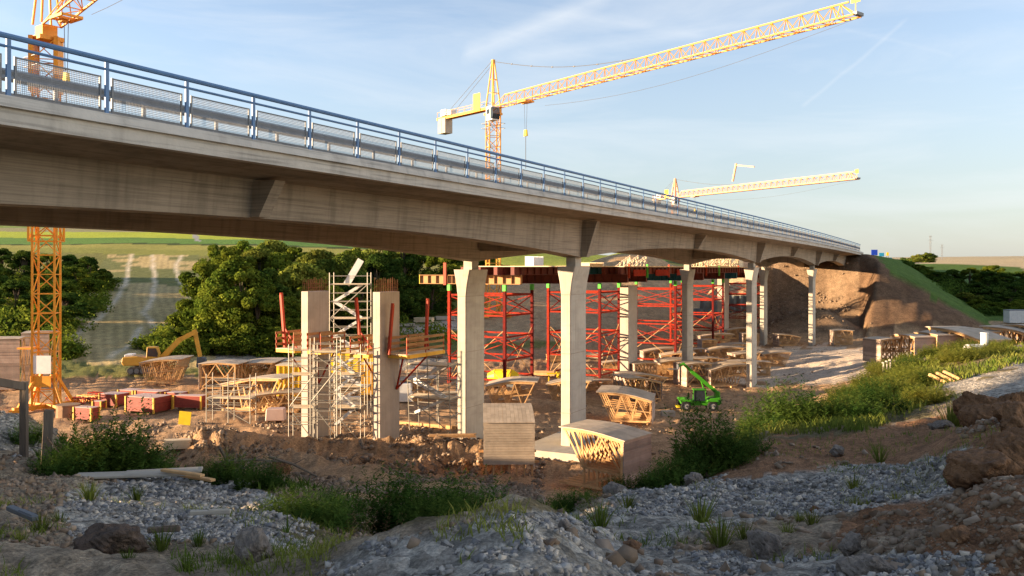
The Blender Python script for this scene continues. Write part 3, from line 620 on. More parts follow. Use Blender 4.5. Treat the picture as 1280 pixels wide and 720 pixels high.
    if sheet: tb = MB(); tb.box(P(x0+jlen-.2, 0, 2.0), (1.1, .08, 1.0)); tb.beam(P(x0+jlen-.2, 0, .2), P(x0+jlen-.2, 0, 1.6), .08); tb.build('marker_board', M['yellow'], jo)
    if clen:
        c = MB(); c.box((-clen/2-.3, -.55, top-.15), (clen, .22, .45)); c.box((-clen/2-.3, .55, top-.15), (clen, .22, .45)); c.box((-clen/2-.3, 0, top-.1), (clen, .9, .08))
        for y in (-.66, .66):
            c.beam((-.8, y, top+1.0), (-clen, y, top+1.0), .05)
            for q in range(8): c.beam((-.8-(clen-.8)*q/7, y, top), (-.8-(clen-.8)*q/7, y, top+1.0), .05)
        co = c.build('counter_jib', paint, e); co.rotation_euler.z = a
        for q in range(2): 
            w_ = MB().box((-clen+.9+q*1.15, 0, top-1.5), (1.08, 1.6, 2.7)).build('counterweight', M['slab'], e); w_.rotation_euler.z = a
        h_ = MB(); h_.box((-clen+1.6, 0, top+.85), (1.6, 1.1, 1.1)); h_.box((-clen+3.4, 0, top+.7), (1.3, 1.1, .9)); h_.build('hoist_winch', M['white'], e).rotation_euler.z = a
        if sheet: MB().box((-3.6, -.75, top+1.2), (1.9, .08, 3.0)).build('sign_board', M['yellow'], e).rotation_euler.z = a
        tc_ = MB()
        for y in (-.3, .3): tc_.tube((0, y, top+head), (-clen+2.2, y*2, top+.2), .035, 5)
        tc_.build('tie_cable', M['cable'], e).rotation_euler.z = a
    if head:
        tc_ = MB(); x1 = x0+jlen*.52; n_ = 14
        pts = [Vector((x1*i/n_, 0, top+head+(z0+jib_h+(x1-x0)*tp-top-head)*i/n_-1.2*math.sin(math.pi*i/n_))) for i in range(n_+1)]
        for p, q in zip(pts[:-1], pts[1:]): tc_.tube(p, q, .045, 5)
        for p in pts[2:-1:2]: tc_.box(p, (.35, .12, .16))
        tc_.build('tie_cable', M['cable'], e).rotation_euler.z = a
        tc_ = MB(); pts = [Vector((x0+jlen*i/16, 0, z0-.3+(jlen*i/16)*tp-2.4*math.sin(math.pi*i/16))) for i in range(17)]
        for p, q in zip(pts[3:-1], pts[4:]): tc_.tube(p, q, .022, 4)
        tc_.build('hoist_rope', M['cable'], e).rotation_euler.z = a
    if cab:
        cb = MB(); cb.prism([(1.0,-2.2),(2.6,-2.2),(2.9,-1.2),(2.6,.1),(1.0,.1)], 'y', -2.3, -.9); cbo = cb.build('cab', M['white'], e); cbo.rotation_euler.z = a; cbo.location.z = top-.5
        wn = MB(); wn.prism([(2.2,-2.0),(2.72,-2.0),(2.94,-1.2),(2.7,-.1),(2.2,-.1)], 'y', -2.33, -.87); wn.build('window', M['glass'], cbo)
        w2_ = MB().box((1.6, -2.32, -.75), (.75, .04, .8)); w2_.build('window', M['glass'], cbo)
    x = x0+jlen*trolley; zz = (x-x0)*tp
    t_ = MB(); jw = jib_w*.55
    for y in (-jw, jw): t_.beam((x-1, y, z0-.3+zz), (x+1, y, z0-.3+zz), .14, .25)
    for q in (-1, 0, 1): t_.beam((x+q, -jw, z0-.3+zz), (x+q, jw, z0-.3+zz), .12, .2)
    t_.box((x-.5, 0, z0-.42+zz), (.6, .5, .3))
    t_.build('trolley', paint, e).rotation_euler.z = a
    hk = MB()
    for y in (-.35, .35): hk.tube((x+y, 0, z0-.4+zz), (x+y*.5, 0, z0-hook*.45+zz), .03, 4)
    hk.tube((x, 0, z0-hook*.5+zz), (x, 0, z0-hook+zz), .05, 5); hko = hk.build('hoist_rope', M['cable'], e); hko.rotation_euler.z = a
    hb = MB().box((x, 0, z0-hook*.48+zz), (.7, .4, 1.0), taper=.7); hb.build('hook_block', M['yellow'], e).rotation_euler.z = a
    return e
X, Y = (616.5-640)/F*150, 150.0; z = hz(X, Y)
C1 = tower_crane((X, Y, z), 27.1-z-1.4, 1.9, (41.5, -51), 64.5, 15.5, 'tall orange tower crane whose long jib crosses the sky above the bridge', M['crane2'], jib_h=1.75, jib_w=1.6, head=7.6, pitch=R(1.0), trolley=.115, hook=11, rot=R(20), leg=.17, br=.09)
X, Y = (58-640)/F*75, 75.0; z = hz(X, Y)
C0 = tower_crane((X, Y, z), 20.0-z-1.0, 1.7, (.8, -.6), 34, 0, 'near orange tower crane at the left with its mast rising behind the bridge deck', M['crane'], jib_h=1.5, jib_w=1.5, head=8, pitch=R(13), leg=.15, br=.075, trolley=.07, hook=11, rot=R(12), cab=False)
zb = 0
hb_ = MB(); lattice(hb_, 0, 5.6, 2.15, 1.9, .16, .08); hb2 = hb_.build('climbing_frame', M['crane'], C0); hb2.rotation_euler.z = R(12); hb2.location.z = 12.0+1.6-z-11.8+.5
hb_ = MB()
for x in (-.98, .98): hb_.box((x, -.1, 2.0), (.32, 1.7, 4.6))
hb3 = hb_.build('slewing_frame', M['crane'], C0); hb3.rotation_euler.z = R(12); hb3.location.z = 15.0-z
MB().box((.12, -1.0, 0), (1.55, .05, 1.5)).build('load_chart', M['white'], C0).location.z = 3.9
MB().box((0, -.92, 0), (1.7, .06, .9)).build('base_panel', M['crane'], C0).location.z = 2.5
MB().box((-1.5, 0, 0), (1.3, 1.2, .15)).build('access_platform', M['crane'], C0).location.z = 5.2
X, Y = (844-640)/F*300, 300.0; z = hz(X, Y)
C2 = tower_crane((X, Y, z), 24.0-z-1.4, 2.0, (36.5, -63), 72, 11, 'small distant pale tower crane seen above the far end of the railing', M['palec'], jib_h=1.9, jib_w=1.7, head=6, pitch=0, leg=.34, br=.15, trolley=.12, hook=10, sheet=True)
kp = MB(); a = math.atan2(-63, 36.5)
kp.beam((27, 0, 26-z+1), (28.5, 0, 32.4-z), .45); kp.build('king_post', M['palec'], C2).rotation_euler.z = a
kp = MB(); kp.beam((28.8, 0, 31.8-z), (36.0, 0, 30.6-z), .35); kp.build('stay_rod', M['palec'], C2).rotation_euler.z = a

# ---------------------------------------------------------------- red shoring towers under the new deck
def shoring(X, Y, label, ztop=-2.1, Lx=6.0, Wy=6.2, bright='red', levels=3):
    z = hz(X, Y); e = empty('shoring_tower', (X, Y, z), BR, label, 'shoring tower', 'red shoring towers carrying the new deck'); h = ztop-z; m = M[bright]
    cs = [(0,0),(Lx,0),(Lx,Wy),(0,Wy)]
    for c in cs:
        g = MB(); g.box((*c, h/2), (.26, .26, h-.1)); 
        for k in range(int(h/.6)): g.box((*c, .4+k*.6), (.36, .36, .06))
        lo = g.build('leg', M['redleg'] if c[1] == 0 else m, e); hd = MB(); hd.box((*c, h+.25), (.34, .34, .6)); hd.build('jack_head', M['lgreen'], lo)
        MB().box((*c, .06), (.8, .8, .16)).build('base_plate', M['timberd'], lo)
    zs = [h*f for f in (.95, .74, .52, .28, .08)]
    for k, zz in enumerate(zs):
        for i in range(4):
            p, q = cs[i], cs[(i+1) % 4]
            MB().beam((*p, zz), (*q, zz), .10, .17).build('crossbar', m, e)
            if k in (0, 2):
                x = MB(); x.beam((*p, zz-.1), (*q, zs[k+1]+.1), .085); x.beam((*q, zz-.1), (*p, zs[k+1]+.1), .085); x.build('brace', m, e)
    y = MB()
    for (p, q) in ((cs[0], cs[1]), (cs[3], cs[2]), (cs[0], cs[3])): y.beam((*p, h*.05), (*q, h*.6), .05); y.beam((*q, h*.05), (*p, h*.6), .05)
    y.build('tie_rod', M['timber'], e)
    return e
shoring(-.7, 86, 'nearest tall red shoring tower, between the first two old bridge piers')
sh = [(9.6, 98, 'red shoring tower right behind the big central bridge pier', 6.0, 6.2), (20.8, 114, 'red braced shoring tower between the pale slim pier and the flared pier', 6.5, 7.5),
      (29.6, 132, 'bright red shoring tower with paired crossbars right of the flared pier', 6, 6.4), (40.5, 149, 'furthest red shoring tower in shade beside the tarpaulins', 6, 6)]
for a in sh: shoring(a[0], a[1], a[2], Lx=a[3], Wy=a[4], levels=4)
# falsework deck on the towers
fw = empty('falsework_platform', (0,0,0), BR, 'long platform of brown red steel beams and timber resting on the red towers', 'falsework')
def lp(X, Y): return X*ST+Y*CT, -X*CT+Y*ST
for i, (t, d0, d1, mk) in enumerate([(76.3, 38.2, 49.5, 'beamy'), (82.4, 36, 47, 'redbeam'), (91.6, 33, 42.5, 'redbeam'), (97.8, 33, 42.5, 'redbeam'), (110.9, 31.8, 42, 'teal'), (117.6, 31.8, 42, 'redbeam'), (131, 32.3, 42, 'redbeam'), (137.5, 32, 42, 'teal'), (151.4, 31.5, 40, 'redbeam')]):
    b = MB(); zc = -1.05
    for z_ in (zc-.42, zc+.42): b.box((t, (d0+d1)/2, z_), (.5, d1-d0, .06))
    b.box((t, (d0+d1)/2, zc), (.04, d1-d0, .8)); nst = int((d1-d0)/.9)
    for k in range(nst+1): b.box((t, d0+(d1-d0)*k/nst, zc), (.44, .03, .78))
    bo = b.build('cross_beam', M['redbeam'] if mk != 'teal' else M['teal'], fw)
    if i == 0:
        bo.data.materials[0] = M['board']
        MB().box((t, d1+.03, zc), (.5, .05, .9)).build('beam_end', M['yellow'], bo)
for d in (32.6, 34.4, 36.4, 38.2, 40.0, 41.8, 43.6):
    b = MB(); t0, t1 = (74.5 if d > 37 else 88.0), 156.0
    for z_ in (-.56, .16): b.box(((t0+t1)/2, d, z_), (t1-t0, .42, .05))
    b.box(((t0+t1)/2, d, -.2), (t1-t0, .03, .68)); n_ = int((t1-t0)/1.5)
    for k in range(n_+1): b.box((t0+(t1-t0)*k/n_, d, -.2), (.03, .38, .66))
    b.build('long_beam', M['redbeam'] if d != 36.4 else M['teal'], fw)
fd = MB()
for k in range(40): fd.box((76+k*2+.95, 38.4, .235), (1.9, 12.6 if k > 5 else 10.5, .08))
fd.build('plywood_deck', M['plylit'], fw)
for k, t in enumerate((90, 96, 104, 112.5, 121, 128, 140)):
    MB().box((t, 32.3, -.25), (.14, .2, 1.5)).build('edge_post', M['lgreen'] if k % 2 else M['orng'], fw)
for t, w_ in ((93, 4), (101, 5), (109, 4.5)): MB().box((t, 32.15, -.45), (w_, .08, .7)).build('edge_panel', M['red'], fw)
MB().box((79, 43, -.1), (4.5, .1, .7)).build('edge_panel', M['dsteel'], fw); MB().box((79, 43, -.9), (4.5, .12, .6)).build('edge_panel', M['board'], fw)
MB().box((76, 46.5, -.5), (.15, .3, 2.2)).build('edge_post', M['orng'], fw)
def on_deck(t, d, z=.28): p = bw(t, d); return (p.x, p.y, z)
for (t, d, l_, w_, h_, lab, mk) in [(84, 34.2, 3.5, 1.2, .28, 'pale plywood sheet stack lying at the near edge of the red platform', 'plylit'), (85, 41, 2.4, 1, .95, 'small white equipment cage standing on the far side of the red platform', 'white'), (99, 40, 4, 1.2, .4, 'low pale board stack on the platform in front of the earth mound', 'plylit')]:
    o = MB().box((0, 0, h_/2), (l_, w_, h_)); 
    for q in range(3): o.box((-l_/2+l_*q/2*.98, 0, h_+.03), (.09, w_, .06))
    o = o.build('board_stack' if mk != 'white' else 'equipment_cage', M[mk]); o.location = on_deck(t, d); o.rotation_euler.z = BR; tag(o, lab, 'board stack' if mk != 'white' else 'cage')

# ---------------------------------------------------------------- timber formwork units
_fk = {}
def form_unit(kind):
    """L along x (truss length), W along y; kinds differ in outline"""
    L_, W, H, Hl, cut, nfr = {'big': (3.6, 2.8, 2.7, 3.0, .72, 7), 'haunch': (4.6, 2.6, 1.5, 2.0, .62, 5), 'wide': (4.2, 5.0, 1.9, 2.2, .85, 9), 'box': (3.0, 2.6, 2.3, 2.3, 1.0, 5), 'block': (3.4, 2.75, 2.2, 2.65, 1.0, 6), 'low': (5.2, 2.6, 1.3, 1.6, .8, 5), 'tall': (2.6, 3.3, 4.8, 4.8, 1.0, 6), 'curve': (4.2, 2.8, 2.1, 1.6, .9, 5)}[kind]
    e = empty('formwork_unit', (0, 0, 0)); top = lambda x: Hl+(H-Hl)*(x/L_)+(.17*math.sin(math.pi*x/L_) if kind in ('haunch','curve','low') else .12*math.sin(math.pi*x/L_))
    n = 6; sh_ = MB(); nb = 14
    pts = [(L_*i/n-.25*(i == 0)+.12*(i == n), top(L_*i/n)) for i in range(n+1)]
    for (x0, z0), (x1, z1) in zip(pts[:-1], pts[1:]):
        q = max(8, int(W/.2))
        for k in range(q):
            y0 = -W/2+W*k/q+.004; y1 = -W/2+W*(k+1)/q-.004
            sh_.add([(x0,y0,z0),(x1,y0,z1),(x1,y1,z1),(x0,y1,z0),(x0,y0,z0+.05),(x1,y0,z1+.05),(x1,y1,z1+.05),(x0,y1,z0+.05)], [(0,3,2,1),(4,5,6,7),(0,1,5,4),(1,2,6,5),(2,3,7,6),(3,0,4,7)])
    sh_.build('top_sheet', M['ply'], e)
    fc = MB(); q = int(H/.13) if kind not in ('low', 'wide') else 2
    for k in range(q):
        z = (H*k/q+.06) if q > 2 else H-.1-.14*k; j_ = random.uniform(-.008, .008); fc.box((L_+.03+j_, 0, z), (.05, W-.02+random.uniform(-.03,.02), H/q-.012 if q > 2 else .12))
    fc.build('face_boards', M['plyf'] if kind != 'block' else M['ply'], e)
    base = .14
    for k in range(nfr):
        y = -W/2+.08+(W-.16)*k/(nfr-1); f = MB(); xb = L_*(1-cut); T_ = lambda fx: (L_*fx, y, top(L_*fx)-.1)
        f.beam((0, y, top(0)-.06), (L_*.5, y, top(L_*.5)-.06), .06, .12); f.beam((L_*.5, y, top(L_*.5)-.06), (L_-.02, y, H-.06), .06, .12)
        if kind == 'big':
            mz = 1.12; f.beam((L_-.08, y, base), (L_-.08, y, H-.1), .07, .13); f.beam((-.25, y, base+.02), (L_-.14, y, base+.02), .07, .13); f.beam((L_*.33, y, mz), (L_-.14, y, mz-.12), .06, .11)
            for p, q in [((0.03,1),(.33,0)),((.16,1),(.36,0)),((.30,1),(.36,0)),((.62,1),(.38,0)),((.62,1),(.95,0)),((.80,1),(.97,.25))]: f.beam(T_(p[0]), (L_*q[0], y, mz+.05+q[1]), .05, .085)
            for fx in (.36, .58, .80): f.beam((L_*fx, y, base), (L_*fx, y, mz-.06), .055, .09)
            f.beam((L_*.33, y, base+.1), (L_-.12, y, mz-.15), .05, .085)
        elif kind in ('low', 'wide', 'curve', 'haunch'):
            x0, x1 = L_*.24, L_*(.86 if kind in ('low', 'wide') else .97)
            f.beam((x0, y, base), (x1, y, base), .06, .12)
            for p, q in [(.02, x0), (.42, x0+.1), (.42, (x0+x1)/2), (.72, (x0+x1)/2+.1), (.72, x1-.1), (.97, x1)]: f.beam(T_(p), (q, y, base+.05), .05, .085)
            f.beam((x0-.35*L_*.24*2, y, top(0)*.55), (x1+.1, y, top(L_)*.5), .045, .07)
        else:
            f.beam((L_-.08, y, base), (L_-.08, y, H-.1), .06, .12); f.beam((.08, y, base), (.08, y, top(0)-.1), .06, .12); f.beam((0, y, base), (L_-.14, y, base), .06, .12)
            for p, q in [(.05, .3), (.55, .3), (.55, .8), (.95, .8)]: f.beam(T_(p), (L_*q, y, base+H*.42), .05, .08)
            f.beam((.1, y, base+H*.42), (L_-.12, y, base+H*.42), .05, .09)
            for p, q in [(.05, .35), (.65, .35), (.65, .95)]: f.beam((L_*p, y, base+H*.40), (L_*q, y, base+.05), .05, .08)
        f.build('truss_frame', M['timber'], e)
    if kind == 'block':
        for k in range(7):
            for x in (.2, L_-.1): MB().box((x, -W/2+.15+(W-.3)*k/6, -.3), (.08, .08, .7)).build('leg', M['timber'], e)
    for x in (L_*(1-cut)+.25, L_-.35):
        MB().box((x, 0, .07), (.14, W+.5, .12)).build('base_beam', M['timber'], e)
    return e
def place_form(kind, X, Y, z, yaw, sc, label):
    if abs(math.degrees(yaw)-180) < 31:
        l_ = {'haunch':4.6,'wide':4.2,'box':3,'low':5.2,'curve':4.2}.get(kind, 3)*(sc[0] if isinstance(sc, tuple) else sc)/2; X -= math.cos(yaw)*l_; Y -= math.sin(yaw)*l_; z = hz(X+math.cos(yaw)*l_, Y)
    if kind not in _fk: e = form_unit(kind); _fk[kind] = e
    else:
        e = copy_tree(_fk[kind])
    e.location = (X, Y, z+(.62 if kind == 'block' else 0)); e.rotation_euler = (0, 0, yaw); e.scale = sc if isinstance(sc, tuple) else (sc, sc, sc)
    return tag(e, label, 'formwork', 'timber formwork units standing about the site')
# px, base py, kind, yaw (deg, direction the boarded face looks), scale, label
FORMS = [
 (722, 601, 'big', -38, .95, 'large timber formwork unit in front of the central pier, its lit truss side facing left'),
 (634, 578, 'block', -88, 1.0, 'brown boarded formwork block standing on short legs left of the central pier base'),
 (752, 523, 'haunch', -12, (.72,1.3,.95), 'timber formwork with sloping grey top directly right of the central pier'),
 (776, 500, 'haunch', 20, (.62,1,.9), 'smaller formwork half hidden behind the sloping grey one right of the central pier'),
 (800, 494, 'curve', 200, .85, 'formwork with pale curved top and lit slatted end, left of the green telehandler'),
 (640, 508, 'low', 175, (.62,1,1.1), 'low dark topped formwork behind the brown boarded block'),
 (742, 489, 'low', 190, .5, 'low formwork with narrow slatted side behind the pale curved one'),
 (866, 482, 'box', 200, (.85,.9,.85), 'pale boxy formwork right behind the telehandler boom'),
 (903, 483, 'haunch', 190, (.7,1,1), 'formwork with arched top between the telehandler boom and the tall right pier'),
 (862, 466, 'low', 180, (.7,1,1.1), 'formwork row piece behind the boom tip of the telehandler'),
 (893, 462, 'curve', 185, .75, 'formwork with a curved pale top behind the flared pier'),
 (884, 440, 'box', 188, .75, 'tilted looking pale formwork box under the bright red tower'),
 (915, 445, 'wide', 185, (.8,.6,.8), 'long flat topped formwork left of the tall right pier'),
 (918, 470, 'low', 180, (.9,1,1.1), 'long formwork just left of the tall right pier, lower row'),
 (950, 469, 'box', 178, .7, 'grey boarded formwork box right behind the tall right pier'),
 (966, 457, 'wide', 182, (.9,.7,.85), 'long flat topped slatted formwork right of the tall right pier'),
 (984, 432, 'curve', 186, .85, 'formwork with pale sides in shade between the two far piers'),
 (1051, 431, 'box', 178, .95, 'single grey formwork box on the dirt below the abutment'),
 (822, 452, 'haunch', 186, .9, 'formwork with swooping top at the foot of the braced red tower'),
 (770, 463, 'low', 184, .7, 'low formwork left of the slim pale pier'),
 (868, 448, 'low', 187, .8, 'low dark formwork at the foot of the flared pier'),
 (936, 432, 'box', 183, .8, 'pale white sided formwork left behind the slim far pier'),
 (208, 477, 'wide', 182, (.72,.65,.88), 'lit open timber formwork frame next to the yellow excavator'),
 (281, 484, 'box', 176, (.95,1.15,.85), 'brown boarded formwork behind the tube scaffold at the left'),
 (322, 478, 'wide', 181, (.8,.8,.8), 'dark slatted formwork between the boarded one and the scaffolded pier'),
 (364, 476, 'wide', 179, (.8,.6,.8), 'dark slatted formwork touching the scaffolded pier'),
 (325, 512, 'haunch', 160, (.95,.9,1.1), 'pale swooping formwork beside the tube scaffold at the left'),
 (512, 500, 'haunch', 178, .8, 'orange lit formwork behind the second bare pier'),
 (352, 515, 'low', 185, .8, 'low orange lit formwork left of the scaffolded pier'),
 (452, 500, 'haunch', 190, .95, 'pale formwork with sloping sheet between the stair tower and the bare pier'),
 (800, 478, 'box', 205, (.8,.8,.75), 'boxy formwork hidden behind the pale curved one'),
 (838, 470, 'wide', 184, (.75,.7,.9), 'flat topped formwork left of the pale boxy one'),
 (905, 452, 'low', 182, (.9,1,1.2), 'flat topped formwork in the middle of the crowded rows behind the telehandler'),
 (930, 458, 'wide', 186, (.8,.6,.85), 'flat topped formwork touching the left side of the tall right pier'),
 (846, 458, 'low', 176, (.8,1,1.1), 'flat topped formwork at the right foot of the braced red tower'),
 (894, 434, 'low', 184, (.9,1,1.2), 'flat topped formwork far back under the bright red tower'),
 (925, 424, 'low', 180, (.9,1,1.1), 'flat topped formwork furthest back between the right piers'),
 (712, 500, 'low', 170, (.6,.9,1.0), 'flat topped formwork just left of the central pier'),
 (1105, 440, 'box', 200, .8, 'small slatted formwork at the left end of the long right row'),
 (1136, 441, 'box', -80, (1.0,1.2,.9), 'pale boarded formwork in the right row next to the slatted one'),
 (1163, 441, 'box', -80, (1.0,1.2,.95), 'pale boarded formwork third from the left of the right row'),
 (1200, 438, 'wide', 184, (1.0,.9,1.0), 'grey formwork with open dark trusses in the middle of the right row'),
 (1178, 432, 'haunch', -75, (1.2,1.1,1.3), 'tall grey formwork with stakes behind the right row'),
 (1242, 437, 'haunch', -60, (1.0,1.2,1.2), 'grey formwork with lit truss end near the white tank'),
 (1276, 434, 'box', -80, (1.1,1.3,1.0), 'grey boarded formwork cut by the right edge of the picture'),
]
for (px, py, kd, yaw, sc, lab) in FORMS:
    X, Y, Z = pick(px, py, 42 if px < 1090 else 60)
    if px > 1090: Y = 106; sc = tuple(q*1.45 for q in sc) if isinstance(sc, tuple) else sc*1.45; X = (px-640)/F*Y; Z = hz(X, Y)
    if 66 < Y < 105: sc = tuple(q*1.25 for q in sc) if isinstance(sc, tuple) else sc*1.25
    place_form(kd, X, Y, Z, R(yaw), sc, lab)
X, Y = (18-640)/F*88, 88.0
place_form('tall', X, Y, hz(X, Y)-.05, R(-85), (1.0,1.0,1.0), 'tall brown boarded formwork wall behind the left crane mast')
X, Y = (58-640)/F*92, 92.0
place_form('tall', X, Y, hz(X, Y)-.05, R(-85), (1.0,.8,1.0), 'second tall brown formwork wall seen through the left crane mast')

# red panel bundles
def bundle(px, py, l_, w_, h_, yaw, label):
    X, Y, Z = pick(px, py, 50); e = empty('panel_bundle', (X, Y, Z), R(yaw), label, 'panel stack', 'red panel stacks on the pit floor')
    b = MB(); n = max(4, int(h_/.11))
    for k in range(n): b.box((random.uniform(-.01,.01), random.uniform(-.01,.01), .16+(h_-.16)*(k+.5)/n), (l_, w_, (h_-.16)/n-.008))
    b.build('panels', M['redside'], e)
    t = MB().box((0, 0, h_+.012), (l_*.99, w_*.99, .03)); t.build('top_panel', M['pink'], e)
    for x, y in ((-1,-1),(1,-1),(1,1),(-1,1)): MB().box((x*(l_/2), y*(w_/2), h_/2+.04), (.12, .12, h_-.02)).build('corner_post', M['beamy'], e)
    for x in (-.35, .35): MB().box((x*l_, 0, .06), (.12, w_, .14)).build('skid', M['timberd'], e)
BND = [(108,526,1.7,.8,1.05,-20,'small red panel stack nearest the crane base'),(124,512,.8,.6,.7,-15,'smallest red panel stack, behind the one nearest the crane base'),(143,508,1.8,1.5,1.1,-20,'red panel stack at the left of the bigger group'),
       (163,500,1.6,1.3,.9,-18,'red panel stack at the back left of the group'),(186,515,2.9,2.0,1.3,-22,'largest red panel stack with a pale pink top, front of the group'),(191,501,2.6,1.3,.9,-18,'long red panel stack directly behind the largest one'),
       (221,505,1.5,1.1,1.0,-18,'red panel stack at the back right of the group'),(238,511,2.4,1.0,1.1,-10,'red panel stack at the right end beside the tube scaffold')]
for b in BND: bundle(*b)

# ---------------------------------------------------------------- tube scaffolds
def scaffold(X, Y, z, yaw, nx, W, lv, lh, label, bay=2.5, stairs=False, planks=True, tilt=0, group='tube scaffolds around the new piers', deck_every=2, zoff=0):
    e = empty('tube_scaffold', (X, Y, z), yaw, label, 'scaffold', group); e.rotation_euler = (tilt, 0, yaw); H = lv*lh; Lx = nx*bay
    for i in range(nx+1):
        for y in (0, W): MB().tube((i*bay, y, 0), (i*bay, y, H+.9), .034, 6).build('standard', M['scaf'], e)
    for k in range(1, lv+1):
        z_ = k*lh
        g = MB()
        for y in (0, W):
            g.tube((0, y, z_), (Lx, y, z_), .028, 5); g.tube((0, y, z_+lh*.5), (Lx, y, z_+lh*.5), .026, 5)
        for i in range(nx+1): g.tube((i*bay, 0, z_), (i*bay, W, z_), .038, 5)
        g.build('ledger_frame', M['scaf'], e)
        if planks and (k % deck_every == 0):
            d_ = MB()
            for q in range(3): d_.box((Lx/2, W*(q+.5)/3, z_+.05), (Lx-.1, W/3-.04, .06))
            d_.build('deck_planks', M['plylit'], e)
        if stairs and k < lv:
            s = MB(); x0, x1 = (.25, Lx-.5) if k % 2 else (Lx-.5, .25)
            for y in (W*.2, W*.55): s.beam((x0, y, z_), (x1, y, z_+lh), .05, .18)
            for q in range(7): f = (q+.5)/7; s.box((x0+(x1-x0)*f, W*.375, z_+lh*f), (.28, W*.35, .04))
            s.build('stair_flight', M['white'], e)
    dg = MB(); 
    for k in range(0, lv, 2): dg.tube((0 if (k//2) % 2 else Lx, 0, k*lh), (Lx if (k//2) % 2 else 0, 0, min(lv, k+2)*lh), .034, 5)
    dg.build('diagonal_brace', M['scaf'], e)
    return e
def sc_at(px, Yd): return (px-640)/F*Yd, Yd
X, Y = sc_at(412, 67); z = hz(X, Y)
STT = scaffold(X, Y, z, R(-2), 1, 1.4, 8, 1.28, 'tall white stair tower with zigzag stairs between the two bare piers', bay=2.85, stairs=True)
s = MB(); s.beam((1.2,.3,10.24), (2.3,.3,12.1), .06, .5); s.build('stair_flight', M['white'], STT)
X, Y = sc_at(361, 57.2); z = hz(X, Y)
scaffold(X, Y, z, R(-4), 1, .9, 5, 1.05, 'tube scaffold in front of the left face of the first bare pier', bay=1.6)
X, Y = sc_at(388, 56.4); z = hz(X, Y)
scaffold(X, Y, z, R(-4), 1, .9, 5, 1.05, 'tube scaffold with a ladder in front of the right face of the first bare pier', bay=1.7, deck_every=5, planks=True)
X, Y = sc_at(413, 58.5); z = hz(X, Y)
scaffold(X, Y, z, R(-3), 1, 1.2, 5, 1.1, 'lower tube stair scaffold between the two bare piers', bay=2.0, stairs=True)
X, Y = sc_at(258, 66); z = hz(X, Y)
scaffold(X, Y, z, R(-8), 2, 1.0, 3, .9, 'low wide tube scaffold with a yellow sheet beside the dirt heap', bay=1.7, deck_every=2)
X, Y = sc_at(512, 63); z = hz(X, Y)
scaffold(X, Y, z, R(-28), 2, 1.2, 4, 1.15, 'leaning tube scaffold between the second bare pier and the old pier', bay=1.7, stairs=True, tilt=R(4))
X, Y = sc_at(548, 66); z = hz(X, Y)
scaffold(X, Y, z, R(10), 1, 1.0, 3, 1.1, 'small tube scaffold close behind the old left pier', bay=1.6)
o = MB().box((0,0,0), (.85,.03,.95)); o = o.build('yellow_sheet', M['yellow']); p = pick(272, 516, 50); o.location = (p[0], 63.2, hz(p[0], 63.2)+.85); o.rotation_euler = (0, R(6), 0); tag(o, 'small bright yellow sheet leaning on the low tube scaffold', 'sheet')

# working platforms on the bare piers, each with red strongbacks
def work_platform(pt, z, label, ext):
    t, d = lp(pt.location.x, pt.location.y); e = empty('working_platform', (pt.location.x, pt.location.y, z), BR, label, 'work platform', 'working platforms clamped on the bare piers')
    for (cx, cy, lx, ly) in ext:
        p = MB(); n = max(3, int(ly/.25))
        for k in range(n): p.box((cx, cy-ly/2+ly*(k+.5)/n, 0), (lx, ly/n-.015, .05))
        po = p.build('plank_floor', M['plylit'], e)
        b = MB()
        for k in range(3): b.box((cx-lx/2+.2+(lx-.4)*k/2, cy, -.15), (.10, ly+.25, .22))
        b.box((cx, cy-ly/2-.06, -.14), (lx, .06, .24)); b.build('floor_beam', M['beamy'], po)
        for k in range(3): MB().box((cx-lx/2+.06+(lx-.12)*k/2, cy-ly/2, .55), (.06, .05, 1.1)).build('guard_post', M['orng'], e); MB().box((cx-lx/2+.06+(lx-.12)*k/2, cy+ly/2, .55), (.06, .05, 1.1)).build('guard_post', M['orng'], e)
        for q in range(3):
            g = MB(); g.box((cx, cy-ly/2-.03, .28+.38*q), (lx, .03, .17)); g.box((cx, cy+ly/2+.03, .28+.38*q), (lx, .03, .17)); g.build('guard_board', M['board'], e)
        MB().beam((cx-lx*.35, cy, -.2), (cx*.35, cy*.3, -2.4), .09).build('support_strut', M['red'], e); MB().beam((cx+lx*.35, cy, -.2), (cx*.35, cy*.3, -2.4), .09).build('support_strut', M['red'], e)
    return e
def strongback(e, x, y, h, lean):
    s = MB(); s.beam((x, y, 0), (x+lean[0], y+lean[1], h), .16, .2); s.beam((x-lean[0]*1.5+.0, y-lean[1]*1.5-.5, 0), (x+lean[0]*.35, y+lean[1]*.35, h*.4), .09); s.tube((x+lean[0]*.95-.0, y+lean[1]*.95, h), (x+lean[0], y+lean[1], h+.12), .11, 8); s.build('strongback', M['orng'], e)
W1 = work_platform(NP1, -5.35, 'orange and timber working platform clamped around the first bare pier', [(-.1, 1.45, 2.6, 1.5), (-.2, -1.1, 2.6, 1.1)])
strongback(W1, -.7, 2.0, 3.6, (.0, .35)); strongback(W1, 1.0, 1.6, 1.6, (.1, .2))
W2 = work_platform(NP2, -5.55, 'orange and timber working platform clamped around the second bare pier', [(.3, 1.35, 3.0, 1.4), (1.8, -1.2, 4.6, 1.4)])
strongback(W2, .2, 2.2, 3.5, (.0, .4)); strongback(W2, -.6, -.6, 3.2, (.1, -.25)); strongback(W2, 3.2, -1.0, 3.4, (.1, -.1))

